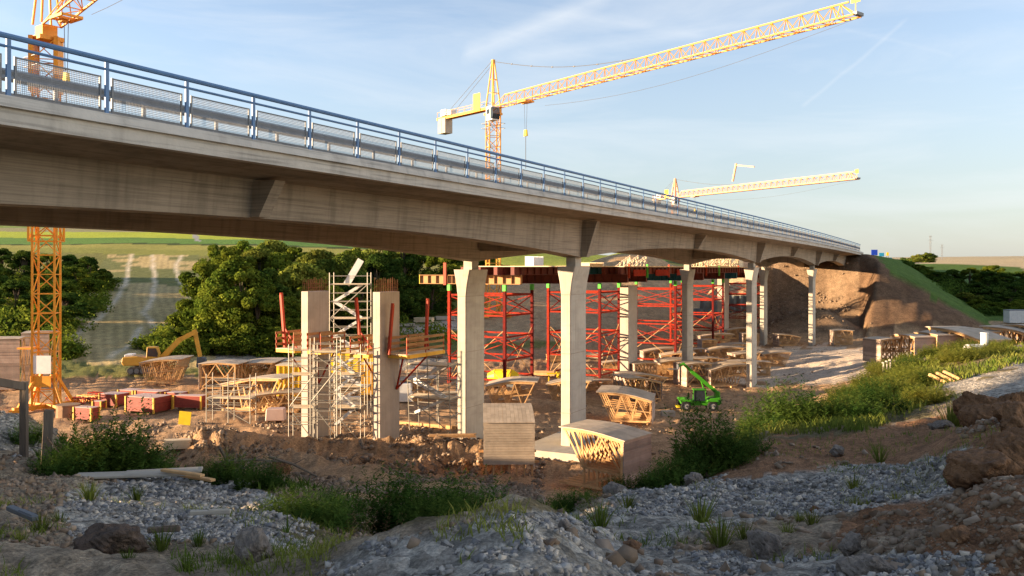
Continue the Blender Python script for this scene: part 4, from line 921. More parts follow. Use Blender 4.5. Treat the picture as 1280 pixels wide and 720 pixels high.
# ---------------------------------------------------------------- machines
def wheel(parent, x, y, r, wd, name='wheel'):
    t = MB(); n = 20; prof = [(-wd/2, r*.55), (-wd/2, r*.9), (-wd*.3, r), (wd*.3, r), (wd/2, r*.9), (wd/2, r*.55)]; vs = []
    for i in range(n):
        a = 2*math.pi*i/n; vs += [(x+q*math.cos(a), y+p, r+q*math.sin(a)) for p, q in prof]
    fs = [(i*6+j, i*6+j+1, ((i+1) % n)*6+j+1, ((i+1) % n)*6+j) for i in range(n) for j in range(5)]
    t.add(vs, fs)
    for i in range(n): a = 2*math.pi*i/n; t.box((x+r*math.cos(a), y, r+r*math.sin(a)), (.06, wd*.9, .06))
    o = t.build(name, M['tyre'], parent); rm = MB(); rm.tube((x, y-wd*.42, r), (x, y+wd*.42, r), r*.56, 14); rm.tube((x, y-wd*.52, r), (x, y+wd*.52, r), r*.2, 8); rm.build('rim', M['rim'], o); return o
X, Y, Z = pick(872, 512, 60)
TH = empty('telehandler', (X, Y, Z), R(178), 'small bright green telehandler with its boom raised, parked on the pit floor', 'telehandler'); TH.scale = (.88,)*3
b = MB(); b.prism([(-2.1,.55),(1.7,.5),(1.9,.95),(1.3,1.15),(.6,1.0),(-.4,.8),(-1.2,1.25),(-2.2,1.35),(-2.3,.8)], 'y', -.85, .85); b.prism([(-2.25,.8),(-1.7,.8),(-1.75,2.0),(-2.2,1.9)], 'y', -.35, .55); b.build('body', M['green'], TH, bevel=.04)
for x in (-1.35, 1.35):
    for y in (-.95, .95): wheel(TH, x, y, .50, .38)
    for y in (-.95, .95): f_ = MB(); f_.prism([(x-.62,.95),(x+.62,.95),(x+.5,1.15),(x-.5,1.15)], 'y', y-.22, y+.22); f_.build('mudguard', M['green'], TH, bevel=.03)
c = MB()
for x, y in ((-.75,.1),(-.75,.82),(.5,.1),(.62,.82)): c.beam((x, y, .95), (x*.85, y, 2.12), .07)
c.box((-.1, .46, 2.15), (1.35, .85, .09)); c.box((-.1, .46, .92), (1.4, .8, .12)); cb = c.build('cab', M['green'], TH); g_ = MB(); g_.box((-.08, .46, 1.55), (1.1, .68, 1.1)); g_.build('window', M['glass'], cb)
bm_ = MB(); bm_.beam((-2.0, -.15, 1.75), (.6, -.15, 3.9), .30, .36); bm_.beam((.4, -.15, 3.73), (1.5, -.15, 4.75), .22, .27); bm_.beam((1.4, -.15, 4.7), (1.9, -.15, 4.45), .2, .25); bm_.tube((-.9, -.15, 1.4), (-.4, -.15, 2.9), .07, 8); bo = bm_.build('boom', M['green'], TH)
fk = MB(); fk.box((2.0, -.15, 4.4), (.1, 1.1, .5)); fk.box((2.5, -.45, 4.15), (1.0, .1, .06)); fk.box((2.5, .15, 4.15), (1.0, .1, .06)); fk.build('fork_carriage', M['dsteel'], bo)
l_ = MB().box((2.05, .0, .35), (.35, 1.6, .12)); l_.build('front_stabiliser', M['yellow'], TH)

X, Y, Z = pick(186, 467, 80)
EX = empty('excavator', (X, Y, Z), R(8), 'ochre tracked excavator with its arm bent, parked below the hay field', 'excavator'); EX.scale = (.98,)*3
for y in (-1.1, 1.1):
    t = MB(); t.prism([(-1.9,.25),(-1.6,0),(1.6,0),(1.9,.25),(1.9,.6),(1.6,.82),(-1.6,.82),(-1.9,.6)], 'y', y-.28, y+.28); to = t.build('track', M['track'], EX, bevel=.04)
    r_ = MB()
    for x in (-1.5, -.9, -.3, .3, .9, 1.5): r_.tube((x, y-.31, .4), (x, y+.31, .4), .27, 10)
    r_.build('roller', M['dsteel'], to)
b = MB(); b.prism([(-2.3,.95),(1.5,.95),(1.5,1.6),(.3,1.75),(-.9,1.95),(-2.4,1.85),(-2.5,1.3)], 'y', -1.25, 1.25); b.tube((0,0,.7),(0,0,1.0),.7,12); b.build('body', M['exc'], EX, bevel=.06)
MB().box((-1.9,0,2.0),(.8,1.6,.25)).build('engine_cover', M['white'], EX, bevel=.04)
c = MB(); c.prism([(.0,1.76),(1.3,1.6),(1.35,2.2),(1.1,2.95),(.1,2.95)], 'y', -1.2, -.35); co = c.build('cab', M['exc'], EX, bevel=.05); g_ = MB(); g_.prism([(.15,1.95),(1.2,1.85),(1.24,2.3),(1.0,2.8),(.2,2.8)], 'y', -1.23, -.32); g_.build('window', M['glass'], co)
a_ = MB(); a_.beam((1.2,.1,1.5),(3.2,.1,3.6),.34,.55); a_.beam((3.0,.1,3.5),(5.0,.1,4.5),.32,.48); a_.tube((1.5,.1,1.3),(2.9,.1,3.0),.08,8); ao = a_.build('boom', M['exc'], EX)
s_ = MB(); s_.beam((4.75,.1,4.65),(5.35,.1,1.7),.28,.42); s_.build('dipper_arm', M['exc'], EX)
k_ = MB(); k_.prism([(5.1,1.7),(5.9,1.6),(6.1,.7),(5.5,.25),(5.0,.7)], 'y', -.35, .6); k_.build('bucket', M['dsteel'], EX)

# yellow formwork box and other yellow plant
def thingbox(name, px, py, size, yaw, m, label, cat, Yf=None, ymin=45, detail=None, zoff=0):
    X, Y, Z = pick(px, py, ymin) if Yf is None else ((px-640)/F*Yf, Yf, hz((px-640)/F*Yf, Yf))
    e = empty(name, (X, Y, Z+zoff), R(yaw), label, cat); b = MB(); b.box((0, 0, size[2]/2), size); b.build('shell', m, e, bevel=.03)
    if detail: detail(e, size)
    return e
def ribs(e, s):
    for i in range(6): MB().box((-s[0]/2+s[0]*(i+.5)/6, -s[1]/2-.03, s[2]/2), (.08, .07, s[2]*.96)).build('rib', M['beamy'], e)
    MB().box((0, 0, s[2]+.05), (s[0]*1.06, s[1]*1.1, .08)).build('rim_board', M['plylit'], e)
thingbox('yellow_container', 446, 430, (4.4, 2.4, 2.3), -3, M['yellow'], 'large yellow ribbed container behind the stair tower', 'container', Yf=82, detail=ribs, zoff=2.2)
thingbox('yellow_container', 369, 470, (2.6, 2.0, 2.6), -3, M['yellow'], 'yellow formwork bin partly hidden left of the first bare pier', 'container', Yf=77, detail=ribs, zoff=.6)
thingbox('yellow_container', 462, 462, (1.2, 1.2, 2.4), -3, M['yellow'], 'narrow yellow bin just left of the second bare pier', 'container', Yf=72, detail=ribs, zoff=1.6)
X, Y, Z = pick(630, 484, 70); e = empty('mixer_tank', (X, Y, Z), R(-15), 'rounded yellow mixer tank lying behind the old left pier', 'tank')
b = MB(); b.tube((-1.6,0,.9),(-.8,0,1.0),.4,14,r2=.75); b.tube((-.8,0,1.0),(.8,0,1.0),.75,14); b.tube((.8,0,1.0),(1.4,0,.95),.75,14,r2=.45); b.build('drum', M['yellow'], e, smooth=False)
MB().box((0,0,.2),(2.6,1.2,.25)).build('frame', M['dsteel'], e)
for i, (px, py) in enumerate([(692, 482), (703, 480)]):
    X, Y, Z = pick(px, py, 70); e = empty('steel_trestle', (X, Y, Z), R(20*i), ['yellow steel trestle left of the central pier', 'second yellow steel trestle, touching the central pier'][i], 'trestle')
    for x in (-.5, .5):
        t = MB(); t.beam((x,-.5,0),(x,0,1.2),.1); t.beam((x,.5,0),(x,0,1.2),.1); t.beam((x,-.3,.5),(x,.3,.5),.08); t.build('leg', M['yellow'], e)
    MB().box((0,0,1.22),(1.4,.16,.14)).build('top_rail', M['yellow'], e)
# white covered pallets and blocks around the second pier
for (px, py, s, lab, Yd) in [(497, 478, (2.6,1.6,1.6), 'white wrapped pallet behind the leaning scaffold', 78), (581, 470, (1.6,1.2,1.8), 'white wrapped block just left of the old left pier', 80), (345, 505, (1.4,1.0,.9), 'pink wrapped pallet under the swooping formwork', 66), (435, 475, (2.2,1.4,.9), 'white crumpled sheet bundle at the stair tower', 73), (600, 455, (1.3,1.0,1.3), 'white crate by the base of the tall crane', 118)]:
    X, Y = sc_at(px, Yd); e = empty('wrapped_pallet', (X, Y, hz(X, Y)), R(random.uniform(-20,20)), lab, 'pallet', 'wrapped pallets in the pit')
    MB().box((0,0,s[2]/2+.14), s, taper=.93).build('wrapped_load', M['white'] if 'pink' not in lab else M['pink'], e, bevel=.06); q = MB()
    for x in (-.4, 0, .4): q.box((x*s[0], 0, .07), (.1, s[1], .13))
    q.build('pallet_base', M['timberd'], e)
# board stacks along the access road behind the second pier and on the pit floor
for (px, py, s, yaw, lab, mk) in [(507,408,(3.0,1.6,.35),10,'pale slab stack on the access road below the wood','slab'),(530,403,(3.0,1.6,.7),-10,'slatted board stack on the access road right of the slab','plylit'),(556,400,(3.2,1.8,.5),12,'pale board stack at the upper end of the access road','slab'),(506,418,(3.0,1.4,.3),-8,'low pale board stack beside the grass patch','slab'),
      (222,563,(1.5,.65,.5),12,'small wooden crate lying alone in front of the dirt heap','plylit'),(520,446,(4.0,1.0,.9),0,'long brown timber stack behind the guard boards','timberd'),(545,447,(1.8,1.2,.9),0,'brown timber block by the first red tower leg','timberd'),(870,526,(3.0,1.0,.12),14,'flat dark boards lying right in front of the telehandler','timberd'),(835,521,(1.2,.6,.45),5,'pale stone block on the dirt in front of the telehandler','slab'),(535,535,(5.0,.5,.25),-25,'long plank bundle on the ground by the leaning scaffold','timber'),(565,548,(3.0,.4,.2),5,'plank bundle at the foot of the old left pier','timber'),
      (700,452,(3.4,1.6,.8),8,'board stack on the pit floor between red towers','timber'),(740,448,(3.0,1.4,.7),-6,'board stack right behind the central pier','plylit'),(812,470,(2.4,1.2,.6),3,'board stack beside the slim pale pier base','timber'),(680,470,(2.6,1.2,.5),-14,'board stack between the mixer tank and the trestles','timber')]:
    X, Y, Z = pick(px, py, 44); o = MB(); n = max(3, int(s[2]/.09))
    for k in range(n):
        q = 3
        for j in range(q): o.box((random.uniform(-.04,.04), -s[1]/2+s[1]*(j+.5)/q, .06+s[2]*(k+.5)/n), (s[0]*random.uniform(.93,1), s[1]/q-.02, s[2]/n-.01))
    for x in (-.35, .35): o.box((x*s[0], 0, .03), (.1, s[1], .08))
    o = o.build('board_stack', M[mk]); o.location = (X, Y, Z); o.rotation_euler.z = R(yaw); tag(o, lab, 'board stack', 'board stacks about the site')
# red sheet pile beams lying by the crane base
for i in range(3):
    X, Y, Z = pick(85+i*14, 505-i*2, 60); o = MB(); lattice(o, 0, 3.6, .5, .6, .06, .035); o = o.build('lattice_girder', M['red'] if i != 1 else M['crane']); o.location = (X, Y, Z+.3+.1*i); o.rotation_euler = (0, R(90), R(-15-8*i))
    tag(o, ['red lattice girder lying on the ground nearest the crane base', 'orange lattice girder lying between two red ones', 'red lattice girder lying next to the red panel stacks'][i], 'girder', 'lattice girders lying by the crane')
# long crawler piles: tarpaulins under far deck
for i, (px, py, w_, h_) in enumerate([(875,405,5,5.5),(893,388,5,3.5),(925,380,4,3)]):
    Yd = 158; X = (px-640)/F*Yd; z = HY-py; Z = z/F*Yd
    m_ = MB(); n = 12; vs = []; fs = []
    for a in range(n+1):
        for b in range(5): vs.append((-w_/2+w_*a/n, .25*math.sin(a*1.7)+.12*b, -h_*b/4))
    for a in range(n):
        for b in range(4): fs.append((a*5+b, a*5+b+1, (a+1)*5+b+1, (a+1)*5+b))
    m_.add(vs, fs); o = m_.build('tarpaulin', M['net'], smooth=True); sm = o.modifiers.new('thickness', 'SOLIDIFY'); sm.thickness = .05; o.location = (X, Yd, Z+h_/2); tag(o, ['pale grey green tarpaulin hanging below the red crossbars', 'upper grey tarpaulin hanging beside the furthest red tower', 'small dark tarpaulin next to the tall right pier'][i], 'tarpaulin', 'tarpaulins hung under the new deck')
# pale timber truss frames on the deck end and far earth
for i, (t, d) in enumerate([(126, 33.5), (133, 33.5), (140, 33.6), (113, 40)]):
    p = on_deck(t, d, .3); o = MB(); 
    for y in (0, 1.2, 2.4):
        o.beam((0,y,.05),(6,y,.05),.12); o.beam((0,y,.05),(5.5,y,1.5),.12); o.beam((5.5,y,.05),(5.5,y,1.5),.12)
        for q in (1.5, 3, 4.5): o.beam((q,y,.05),(q,y,.25+q*.23),.1); o.beam((q,y,.05),(q+1,y,.25+(q+1)*.24),.1)
    o.box((3,1.2,.02),(6.2,2.6,.05)); o = o.build('truss_rack', M['plylit']); o.location = p; o.rotation_euler.z = BR; tag(o, ['pale wedge shaped truss rack on the platform left of the flared pier top', 'pale wedge shaped truss rack on the platform above the tarpaulins', 'pale wedge shaped truss rack at the shaded far end of the platform', 'pale truss rack on the platform in front of the earth mound'][i], 'truss rack', 'truss racks on the platform')

# ---------------------------------------------------------------- right side: signs, container, tank, pipes, stakes, pylons
def sign(name, px, py, Yd, w_, h_, pole, m, label):
    X = (px-640)/F*Yd; g0 = hz(X, Yd); z = (HY-py)/F*Yd; e = empty(name, (X, Yd, g0), 0, label, 'sign')
    MB().box((0, 0, z-g0), (w_, .08, h_)).build('sign_panel', m, e)
    for x in (-w_*.35, w_*.35): MB().box((x, .1, (z-g0)/2), (.12, .1, z-g0)).build('pole', M['steel'], e)
sign('road_sign', 1093, 315.5, 215, 1.5, 1.3, 2, M['cyan'], 'dark blue road sign at the top of the embankment')
sign('road_sign', 1102, 318.2, 235, 1.3, .9, 2, M['ltblue'], 'light blue site board right of the dark blue sign')
sign('road_sign', 1109.5, 317.5, 235, .6, .9, 2, M['yellow'], 'narrow yellow site board at the top of the embankment')
sign('road_sign', 1113, 323.5, 240, .8, .6, 2, M['ltblue'], 'small low light blue board beside the narrow yellow one')
e = empty('site_container', ((1272-640)/F*165, 165, hz((1272-640)/F*165, 165)), R(-5), 'white site container on the flat ground beyond the embankment', 'container')
MB().box((0,0,1.25),(4.0,2.4,2.3)).build('shell', M['white'], e, bevel=.05)
for k in range(12): MB().box((-1.85+k*.336, -1.22, 1.25), (.12, .05, 2.0)).build('rib', M['white'], e)
MB().box((0,0,2.44),(4.1,2.5,.1)).build('roof', M['steel'], e)
X, Y = (1218-640)/F*44, 44.; e = empty('plastic_tank', (X, Y, hz(X, Y)), R(10), 'white plastic tank lying in the weeds near the right row', 'tank')
b = MB(); b.box((0,0,.22),(1.0,.55,.42), taper=.9); b.build('tank_body', M['white'], e, bevel=.09); b = MB(); b.tube((.55,0,.3),(.55,0,.95),.17,14); b.tube((.55,0,.95),(.55,0,1.0),.19,14); b.build('upright_pipe', M['white'], e)
for i, (px, py) in enumerate([(1090,401),(1096,400),(1102,399)]):
    pass
for i in range(3):
    X, Y = (1104+i*4.2-640)/F*37, 37.; o = MB().tube((0,0,0),(.02,0,.55),.055,8,r2=.03); o.tube((0,0,.55),(0,0,.6),.06,8); o = o.build('marker_post', M['slab']); o.location = (X, Y, hz(X, Y)); tag(o, ['pale marker post in the weeds, left one of a close trio', 'pale marker post in the weeds, middle one of a close trio', 'pale marker post in the weeds, right one of a close trio'][i], 'marker post', 'marker posts in the weeds')
for i in range(3):
    X, Y = (1172+i*9-640)/F*29, 29.; o = MB().box((0,0,.06),(.65,.09,.09)); o.box((0,.0,.11),(.6,.05,.02)); o = o.build('timber_offcut', M['timber']); o.location = (X, Y, hz(X, Y)+.12); o.rotation_euler = (0, R(22), R(-50)); tag(o, ['timber offcut lying in dry grass, left one of three', 'timber offcut lying in dry grass, middle one of three', 'timber offcut lying in dry grass, right one of three'][i], 'timber', 'timber offcuts in the grass')
for i in range(14):
    px = 1225+i*5.2 if i > 3 else 1155+i*7; Yd = 118; X = (px-640)/F*Yd; o = MB().tube((0,0,0),(random.uniform(-.25,.25),0,1.9),.07,5); o.box((0,0,.5),(.14,.1,.1)); o = o.build('wooden_stake', M['timber']); o.location = (X, Yd, hz(X, Yd)-.1); tag(o, 'thin wooden stake standing behind the right row of formwork', 'stake', 'thin stakes behind the right row')
for i, (px, hh) in enumerate([(1163, 17), (1177.5, 13)]):
    Yd = 620+i*120; X = (px-640)/F*Yd; z = hz(X, Yd); o = MB(); lattice(o, 0, hh, .8, 3.2, .09, .05)
    for zz, wq in ((hh*.8, 4), (hh*.95, 2.5)): o.beam((-wq/2,0,zz),(wq/2,0,zz),.12)
    o = o.build('power_pylon', M['steel']); o.location = (X, Yd, z); tag(o, ['thin lattice power pylon behind the round hilltop bush', 'smaller lattice power pylon right of the hilltop bush'][i], 'pylon')
# wooden fence, planks and debris in the near left
fe = empty('wooden_fence', (0,0,0), 0, 'weathered wooden post and rail fence at the left edge', 'fence')
pA = ((30-640)/F*16.5, 16.5); pB = ((-80-640)/F*14.5, 14.5)
for q in (pA, pB): z = hz(*q); MB().box((*q, z+.62), (.12, .10, 1.5)).build('fence_post', M['post'], fe)
zA, zB = hz(*pA), hz(*pB)
MB().beam((*pA, zA+1.28), (*pB, zB+1.55), .09, .14).build('rail', M['post'], fe)
X, Y = (57-640)/F*15.5, 15.5; o = MB().prism([(-.075,-.06),(.075,-.06),(.07,.06),(-.07,.06)], 'z', -.3, 1.05); o.tube((0,-.07,.6),(.6,-.3,-.1),.012,4); o = o.build('stump_post', M['post'], bevel=.01); o.location = (X, Y, hz(X, Y)); o.rotation_euler = (0, R(3), .3); tag(o, 'single broken wooden post standing among the dark weeds', 'post')
X, Y = (85-640)/F*70, 70.; o = MB().tube((0,0,0),(0,0,1.0),.9,14,r2=.85); o.tube((0,0,1.0),(0,0,1.1),.92,14,r2=.92); o = o.build('cable_drum', M['timberd']); o.location = (X, Y, hz(X, Y)); tag(o, 'dark round cable drum at the foot of the left crane', 'cable drum')
# ---------------------------------------------------------------- foliage
def leaf_cloud(centers, radii, n, size, flat=1.0, droop=0, seed=0):
    """leaf quads spread over and through blobs; returns verts (4n,3), faces"""
    r = np.random.default_rng(seed); k = r.integers(0, len(centers), n); v = r.normal(size=(n, 3)); v /= np.linalg.norm(v, axis=1)[:, None]
    rad = r.random(n)**.35; P = centers[k]+v*radii[k]*rad[:, None]
    a = r.normal(size=(n, 3)); a /= np.linalg.norm(a, axis=1)[:, None]; nrm = v*.9+r.normal(size=(n, 3))*.6; nrm /= np.linalg.norm(nrm, axis=1)[:, None]
    a = np.cross(nrm, a); a /= np.linalg.norm(a, axis=1)[:, None]; b = np.cross(nrm, a); s = (size*(.6+.8*r.random(n)))[:, None]
    V = np.stack([P-a*s*.5, P+b*s*.32-nrm*s*.06, P+a*s*.5, P-b*s*.32-nrm*s*.06], 1).reshape(-1, 3)
    return V, np.arange(4*n).reshape(-1, 4)
def tree_proto(h, wd, seed, m, n=19000, size=.36, shape='round'):
    r = np.random.default_rng(seed); random.seed(seed); e = empty('tree'); nb = 44; cs = []; rs = []
    for i in range(nb):
        zf = r.random()**.8; ang = r.random()*6.28; rr = (1-abs(zf-.42)**1.6*1.9)*wd*.5*(.35+.65*r.random())
        rr = max(rr, .1); cs.append((rr*math.cos(ang), rr*math.sin(ang), h*(.10+.82*zf))); q = wd*(.08+.12*r.random())*(1.1-.5*zf); rs.append((q, q, q*.85))
    V, Fc = leaf_cloud(np.array(cs), np.array(rs), n, size, seed=seed)
    t = MB(); t.tube((0,0,-.6),(0,0,h*.45),.028*h,8,r2=.016*h); t.tube((0,0,h*.45),(0,0,h*.8),.016*h,6,r2=.004*h)
    for c in cs[::3]: t.tube((0,0,h*.15+c[2]*.3),(c[0]*.8,c[1]*.8,c[2]),.009*h,5,r2=.003*h)
    t.build('trunk', M['bark'], e); npmesh('crown', V, Fc, m, e); return e
TP = [tree_proto(12, 10, 1, M['leafA']), tree_proto(10, 9, 2, M['leafA']), tree_proto(12, 9, 3, M['leafB']), tree_proto(9, 8.5, 4, M['leafC'], n=15000), tree_proto(5, 6.5, 5, M['leafA'], n=10000, size=.26), tree_proto(4, 6, 6, M['leafC'], n=9000, size=.25)]
TH0 = [12,10,12,9,5,4]; used = [False]*6
def put_tree(k, X, Y, h, label, group='trees of the wood', squash=1.0, name=None, cat='tree', sink=.2):
    sink = h*.08
    e = TP[k] if not used[k] else copy_tree(TP[k]); used[k] = True; s = h/TH0[k]; e.location = (X, Y, hz(X, Y)-sink); e.rotation_euler = (0, 0, random.uniform(0, 6.28)); e.scale = (s*squash, s*squash, s)
    if name: e.name = name
    tag(e, label, cat, group); return e
def tpx(k, px, pb, pt, Yd, label, **kw):
    X = (px-640)/F*Yd; h = max(2.5, (HY-pt)/F*Yd-hz(X, Yd)); wd0 = [10,9,9,8.5,6.5,6][k]; kw['squash'] = max(kw.get('squash', 1), 8.5/(wd0*h/TH0[k])) if k < 4 or Yd > 0 and Yd < 300 else kw.get('squash', 1)
    X = (px-640)/F*Yd; g0 = hz(X, Yd); h = max(2.0, (HY-pt)/F*Yd-g0); return put_tree(k, X, Yd, h, label, **kw)
random.seed(5)
front = [(4,200,0,425,112),(4,218,0,408,114),(1,248,0,395,114),(0,272,0,335,116),(0,300,0,312,118),(2,330,0,325,120),(1,352,0,362,118),(1,262,0,318,128),(0,292,0,298,136),(3,325,0,300,140),(0,352,0,305,138),(3,378,0,318,132),(1,402,0,338,130),(3,425,0,306,140),(2,450,0,330,134),(4,352,0,400,114),(4,375,0,392,116),
         (2,470,0,310,148),(2,492,0,335,142),(2,515,0,345,146),(2,540,0,338,150),(1,560,0,300,160),(2,585,0,290,172),(3,398,0,303,150),(0,372,0,300,158),(3,340,0,292,165),(0,305,0,292,160),(0,275,0,297,155),(1,440,0,305,165),(3,475,0,278,175),(2,505,0,274,170),(2,535,0,276,178),(1,610,0,318,185),(4,300,0,405,113),(4,235,0,418,111),(1,322,0,350,115)]
lbl = {0:'tall green broadleaf tree',1:'medium green broadleaf tree',2:'dark green tree',3:'olive green sunlit tree',4:'low round bushy tree',5:'low olive shrub'}
def where(px, Yd):
    a = 'left of the first bare pier' if px < 300 else 'behind the first bare pier' if px < 400 else 'behind the stair tower' if px < 465 else 'behind the second bare pier' if px < 510 else 'left of the old left pier' if px < 600 else 'above the red platform'
    return a
cnt = {}
def uniq(s):
    cnt[s] = cnt.get(s, 0)+1; return s
ords = ['at the front', 'in the second row', 'halfway up the wood', 'high in the wood', 'at the very back', 'near the top edge of the wood', 'at the side of the wood', 'deep inside the wood']
for (k, px, _, pt, Yd) in front:
    s = lbl[k]+' '+where(px, Yd); i = cnt.get(s, 0); cnt[s] = i+1
    tpx(k, px, 0, pt, Yd, s+' '+('' if i == 0 and Yd > 1e9 else ords[min(7, (0 if Yd < 119 else 1 if Yd < 135 else 2 if Yd < 150 else 3 if Yd < 166 else 4))])+(', fuller crown' if i == 1 else ', half hidden' if i == 2 else ', mostly hidden' if i > 2 else ''), squash=1.15)
left = [(2,-20,430,112),(2,5,395,116),(4,25,440,108),(2,40,400,118),(1,62,385,122),(2,80,360,128),(2,20,345,134),(0,45,335,142),(2,-12,325,140),(2,70,330,150),(1,95,328,152),(2,110,316,165),(4,122,336,168),(2,88,314,172),(1,60,312,176),(2,30,308,170),(2,2,306,180),(1,-30,306,170),(4,50,442,106),(4,76,452,105),(2,100,322,182)]
for i, (k, px, pt, Yd) in enumerate(left):
    side = 'left of the crane mast' if px < 42 else 'right of the crane mast' if px > 76 else 'behind the crane mast'
    lvl = 'at the foot of the thicket' if Yd < 115 else 'low in the thicket' if Yd < 130 else 'halfway up the thicket' if Yd < 150 else 'high in the thicket' if Yd < 170 else 'at the thicket top'
    s = lbl[k]+' '+side+' '+lvl; j = cnt.get(s, 0); cnt[s] = j+1
    tpx(k, px, 0, pt, Yd, s+(', outermost' if j == 1 else ', innermost' if j else ''), group='trees of the left thicket', squash=1.1)
right = [(2,1172,338,222),(2,1190,334,226),(0,1212,331,225),(2,1235,336,222),(1,1240,328,232),(2,1258,337,222),(2,1278,336,224),(2,1200,352,205),(2,1222,350,200),(2,1246,356,196),(2,1270,350,200),(2,1288,345,205),(4,1226,372,186),(4,1250,375,184),(4,1276,372,184),(4,1160,336,235),(4,1148,337,240),(5,1206,366,192),(2,1262,362,190)]
for i, (k, px, pt, Yd) in enumerate(right):
    lvl = 'low on the hillside' if Yd < 194 else 'halfway up the hillside' if Yd < 215 else 'at the hill top'
    side = 'beside the green embankment' if px < 1195 else 'right of the embankment' if px < 1230 else 'above the site container' if px < 1268 else 'at the right picture edge'
    s = lbl[k]+' '+side+' '+lvl; j = cnt.get(s, 0); cnt[s] = j+1
    tpx(k, px, 0, pt, Yd, s+(', the fuller one' if j == 1 else ', the small one' if j else ''), group='bushes on the right hillside', squash=1.5)
tpx(5, 1152, 0, 317, 420, 'low dome shaped hilltop bush, left one of the two', group='hilltop bushes', squash=2.2)
tpx(4, 1160, 0, 314, 425, 'round hilltop bush, taller one of the two', group='hilltop bushes', squash=1.5)
# trees on the near slope left of the frame, which shade the near ground
for i, (X, Y, h) in enumerate([(-31, 8, 7.5), (-36, 10, 7), (-34, -6, 7), (-40, 2, 7), (-30, -14, 8)]):
    put_tree(2 if i % 2 else 0, X, Y, h, ['tall tree on the near slope outside the left edge', 'dark tree on the near slope outside the left edge', 'broad tree behind the viewpoint on the near slope', 'dark tree furthest out on the near slope', 'small leafy tree behind the viewpoint on the near slope'][i], group='trees on the near slope', squash=1.2)

# near weeds: stems with many narrow leaves
def weed_proto(kind, seed):
    r = np.random.default_rng(seed); ns = {'bush': 110, 'tall': 30, 'tuft': 60, 'dry': 26}[kind]; V = []; S = MB(); n_ = 0
    for i in range(ns):
        a = r.random()*6.28; q = r.random()**.6*(.42 if kind == 'bush' else .16 if kind == 'tall' else .08 if kind == 'tuft' else .3); h = (.55+.45*r.random())*(1-.45*(q/.42)**2)
        lean = (.25 if kind != 'tuft' else .45)*r.random(); b = np.array([q*math.cos(a), q*math.sin(a), 0]); tp = b+np.array([lean*math.cos(a), lean*math.sin(a), h])
        if kind == 'tuft':
            w_ = .012; sd = np.array([-math.sin(a), math.cos(a), 0])*w_; m = (b+tp)/2+np.array([0, 0, .10]); V += [b-sd, b+sd, m+sd*.8, m-sd*.8, m-sd*.8, m+sd*.8, tp+sd*.1, tp-sd*.1]; continue
        S.beam(b, tp, .012)
        nl = {'bush': 40, 'tall': 44, 'dry': 16}[kind]
        for j in range(nl):
            f = .12+.88*j/nl; p = b+(tp-b)*f; an = r.random()*6.28; L_ = (.095 if kind != 'dry' else .05)*(1.1-f*.6)*(.6+.8*r.random()); up = r.uniform(-.1, .9); dv = np.array([math.cos(an), math.sin(an), up]); dv /= np.linalg.norm(dv); sd = np.array([-math.sin(an), math.cos(an), r.uniform(-.5, .5)])*L_*.14
            V += [p, p+dv*L_*.5+sd, p+dv*L_, p+dv*L_*.5-sd]
    V = np.array(V, float); Fc = np.arange(len(V)).reshape(-1, 4); mm = {'bush': M['weed'], 'tall': M['weed'], 'tuft': M['grass'], 'dry': M['dry']}[kind]
    e = npmesh('weed', V, Fc, mm)
    return e
WP = {}
for kd in ('bush', 'tall', 'tuft', 'dry'):
    WP[kd] = [weed_proto(kd, s) for s in ((1, 2, 3) if kd != 'dry' else (1, 2))]
usedw = {}
def put_weed(kd, px, Yd, hpx, label, wide=1.0, yl=False, name='weed'):
    if px > 930 and 15 <= Yd < 20: Yd *= 1.17
    X = (px-640)/F*Yd; h = hpx/F*Yd; p = random.choice(WP[kd])
    o = p.copy() if id(p) in usedw else p
    if id(p) in usedw: col.objects.link(o)
    usedw[id(p)] = 1
    if yl:
        o.data = o.data.copy(); o.data.materials[0] = M['weedY']
    o.name = {'bush':'leafy_shrub','tall':'tall_weed','tuft':'grass_tuft','dry':'dry_shrub'}[kd]; o.location = (X, Yd, hz(X, Yd)-.04); wide *= 1.35; h *= 1.15; o.scale = (h*wide, h*wide, h); o.rotation_euler = (0, 0, random.uniform(0, 6.28))
    tag(o, label, {'bush':'shrub','tall':'weed','tuft':'grass tuft','dry':'dry shrub'}[kd], {'bush':'leafy shrubs on the near bank','tall':'tall weeds on the near bank','tuft':'grass tufts on the near ground','dry':'dry shrubs on the near bank'}[kd]); return o
random.seed(21)
